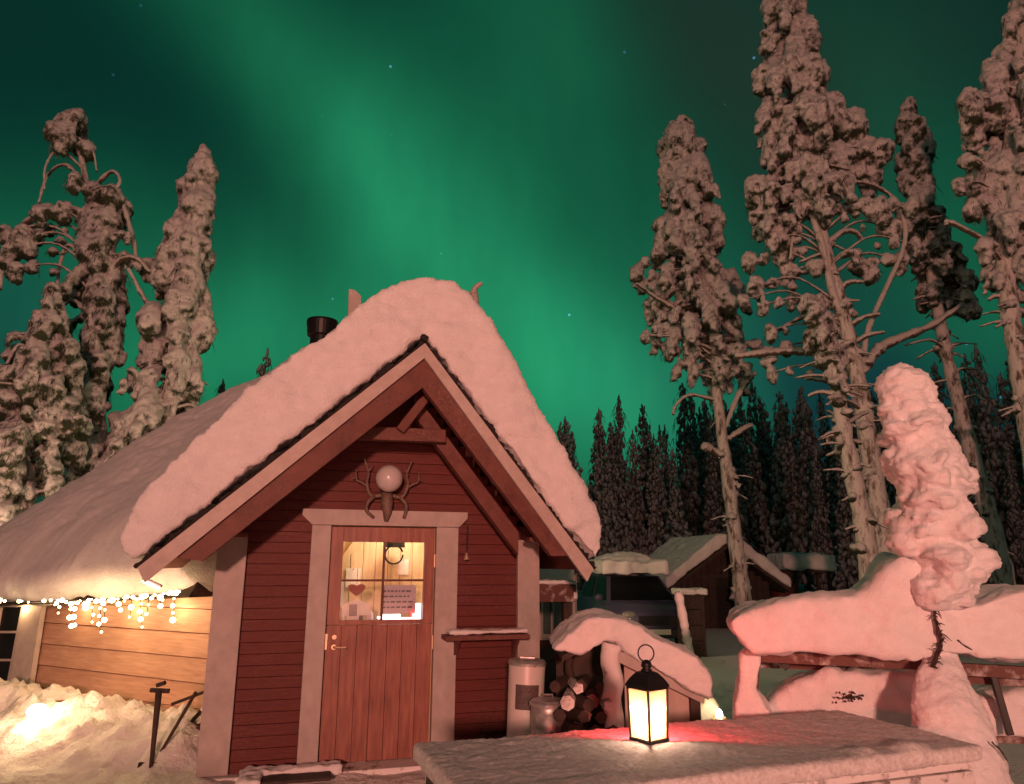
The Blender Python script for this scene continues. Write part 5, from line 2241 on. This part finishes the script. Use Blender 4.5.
snow_tree('snow_laden_spruce', 'narrow spire of a snow-laden spruce left of the cabin roof', 16,
          [(150, 560), (160, 460), (175, 360), (187, 260), (203, 160)],
          [(157, 195, 211), (170, 186, 214), (185, 176, 214), (205, 170, 216), (240, 162, 217), (270, 150, 214), (310, 142, 211), (350, 132, 208), (400, 116, 204), (440, 108, 196), (480, 100, 180)],
          clusters=[(120, 420, 10), (115, 445, 10), (130, 380, 9), (126, 262, 6), (138, 262, 6), (150, 270, 8)],
          limbs=[([(165, 330), (145, 300), (128, 268)], .08, .04), ([(170, 410), (190, 405), (205, 412)], .06, .03), ([(158, 430), (140, 400), (135, 380)], .06, .03), ([(160, 420), (180, 425), (200, 440)], .05, .03)],
          seed=21, size=.36, dens=1.25, trunk_r=(.22, .08), stubs=6, group=LT, thin=.2)
snow_tree('snow_laden_birch', 'drooping snow-laden birch with arching boughs left of the spire', 15.5,
          [(95, 600), (98, 500), (100, 400), (97, 300), (92, 230), (84, 170), (72, 125)],
          [(225, 72, 118), (260, 66, 122), (300, 62, 126), (340, 60, 122), (380, 55, 118), (420, 62, 112), (470, 70, 118), (520, 70, 120)],
          clusters=[(70, 124, 15), (62, 136, 14), (80, 135, 13), (86, 150, 9), (52, 128, 8), (75, 118, 9), (96, 190, 10), (112, 192, 11), (122, 210, 11), (120, 225, 9), (60, 208, 9), (42, 212, 10), (22, 238, 11), (10, 250, 12), (16, 268, 9), (40, 232, 8), (84, 215, 12), (100, 250, 12), (128, 235, 6), (74, 180, 9), (118, 262, 8), (130, 258, 6), (4, 232, 8)],
          limbs=[([(92, 250), (80, 215), (50, 210), (20, 228), (4, 250), (0, 290)], .12, .05), ([(90, 215), (100, 190), (120, 200), (132, 235), (138, 268)], .09, .04), ([(86, 185), (66, 165), (48, 175), (38, 205)], .06, .025), ([(84, 170), (60, 150), (46, 165), (44, 190)], .04, .02),
                 ([(88, 195), (110, 172), (120, 180), (112, 195)], .06, .03), ([(74, 135), (92, 150), (97, 172)], .04, .02), ([(92, 270), (70, 245), (60, 265), (56, 300)], .07, .03), ([(96, 290), (118, 262), (136, 258), (150, 272)], .08, .04), ([(94, 320), (70, 300), (50, 330), (40, 380)], .07, .03)],
          seed=24, size=.34, dens=.85, mat='load_sparse', trunk_r=(.2, .05), stubs=8, group=LT, twigs=2.0, thin=.35)
snow_tree('snow_laden_spruce', 'broad half-bare snowy spruce at the left edge of the photo', 14,
          [(20, 600), (25, 500), (32, 420), (42, 350), (52, 292)],
          [(292, 46, 60), (315, 36, 68), (345, 22, 76), (380, 0, 84), (420, -22, 84), (460, -30, 80), (500, -35, 76), (540, -40, 70)],
          clusters=[(12, 352, 9), (2, 372, 9), (70, 345, 9), (48, 300, 8), (10, 335, 7), (80, 420, 7)],
          limbs=[([(40, 360), (20, 345), (6, 365)], .06, .03), ([(36, 400), (60, 395), (82, 420)], .06, .03), ([(30, 430), (5, 420), (-15, 450)], .07, .03)],
          seed=27, size=.33, dens=1.0, mat='load_sparse', trunk_r=(.2, .06), stubs=10, group=LT, twigs=1.6, thin=.25)


# ------------------------------------------------------------------ the dark forest behind: each spruce its own, three moulds
def far_spruce_mould(seed, H=12.0):
    r = np.random.RandomState(seed)
    bm = bmesh.new()
    tube(bm, [Vector((.15 * mnoise.noise(Vector((z, seed, 0))), 0, z)) for z in np.linspace(-.4, H, 14)], list(np.linspace(.17, .03, 14)), 8)
    me_t = bpy.data.meshes.new('trunk')
    bm.to_mesh(me_t)
    bm.free()
    me_t.materials.append(M['far_bark'])
    cl, tw = [], []
    z = H * r.uniform(.10, .2)
    while z < H * .985:
        f = z / H
        R = ((.75 + .2 * (seed % 3)) * (1 - f) ** (.5 + .12 * (seed % 4)) + .07) * r.uniform(.75, 1.1)
        for k in range(max(3, int(R * 13))):
            a = r.uniform(0, 2 * np.pi)
            rr = R * np.sqrt(r.uniform(.05, 1))
            p = np.array([np.cos(a) * rr, np.sin(a) * rr, z + r.uniform(-.2, .2) - rr * .5])
            cl.append((p, r.uniform(.09, .19) * (.5 + .6 * (1 - f)), r.uniform(1.3, 3.2)))
            for _ in range(2):
                b = r.uniform(0, 2 * np.pi)
                tw.append((p + np.array([np.cos(b), np.sin(b), -.2]) * .1, np.array([np.cos(b) * .16, np.sin(b) * .16, -r.uniform(.25, .7)]), .016))
        z += .20
    cl.append((np.array([0, 0, H - .05]), .07, 4))
    me_c = clump_mesh('crown', cl, seed, sub=1, rough=.35, droop=.4)
    me_c.polygons.foreach_set('use_smooth', np.ones(len(me_c.polygons), bool))
    me_c.materials.append(M['far_load'])
    me_w = twig_mesh('twigs', tw)
    me_w.materials.append(M['twig'])
    return me_t, me_c, me_w


def build_far_forest():
    r = random.Random(31)
    H = 12.0
    moulds = [far_spruce_mould(s, H) for s in (41, 42, 43, 44, 46, 47)]
    spots = [(562, 414, 40), (576, 432, 37), (592, 406, 38), (613, 392, 40), (604, 420, 35), (628, 428, 38), (641, 403, 41), (655, 432, 37), (668, 422, 44), (682, 378, 46), (697, 396, 48), (708, 410, 40), (722, 384, 46), (735, 402, 50),
             (748, 392, 42), (762, 378, 46), (776, 398, 40), (790, 384, 48), (801, 392, 39), (815, 400, 44), (828, 388, 50), (842, 398, 42), (858, 408, 46), (873, 388, 40), (905, 372, 46), (925, 384, 42), (941, 360, 48), (956, 388, 40), (970, 352, 45),
             (983, 338, 38), (996, 372, 43), (1008, 346, 47), (1021, 366, 39), (1038, 352, 44), (1052, 372, 40), (1068, 360, 46)]
    for k in range(34):
        spots.append((r.uniform(556, 1070), r.uniform(415, 455), r.uniform(33, 44)))
    for k in range(12):
        spots.append((r.uniform(690, 900), r.uniform(385, 420), r.uniform(50, 60)))
    spots += [(259, 345, 26), (219, 376, 30), (30, 430, 30), (75, 440, 34)]
    for i, (px, py, d) in enumerate(spots):
        p = at(px, py, d)
        g = gz(p.x, p.y)
        h = p.z - g
        t = empty('forest_spruce', (p.x, p.y, g), r.uniform(0, 6.28))
        s = h / (H + .3)
        wd = s * r.uniform(1.0, 1.4)
        t.scale = (wd, wd, s)
        t.rotation_euler = (r.uniform(-.05, .05), r.uniform(-.05, .05), t.rotation_euler.z)
        if i >= len(spots) - 4:
            tag(t, ['small snowy spruce top just left of the chimney over the hut roof', 'tiny snowy spruce top above the left slope of the hut roof', 'dark spruce between the left edge trees low over the roof', 'dark spruce low behind the drooping birch'][i - len(spots) + 4], 'tree')
        else:
            tag(t, 'dark frosted spruce in the far forest wall right of the cabin', 'tree', 'spruces of the dark far forest')
        for nm, me in zip(('trunk', 'crown'), r.choice(moulds)[:2]):
            o = bpy.data.objects.new(nm, me)
            COL.objects.link(o)
            o.parent = t
            if nm == 'crown':
                w = bpy.data.objects.new('twigs', moulds[i % 6][2])
                COL.objects.link(w)
                w.parent = o


build_far_forest()
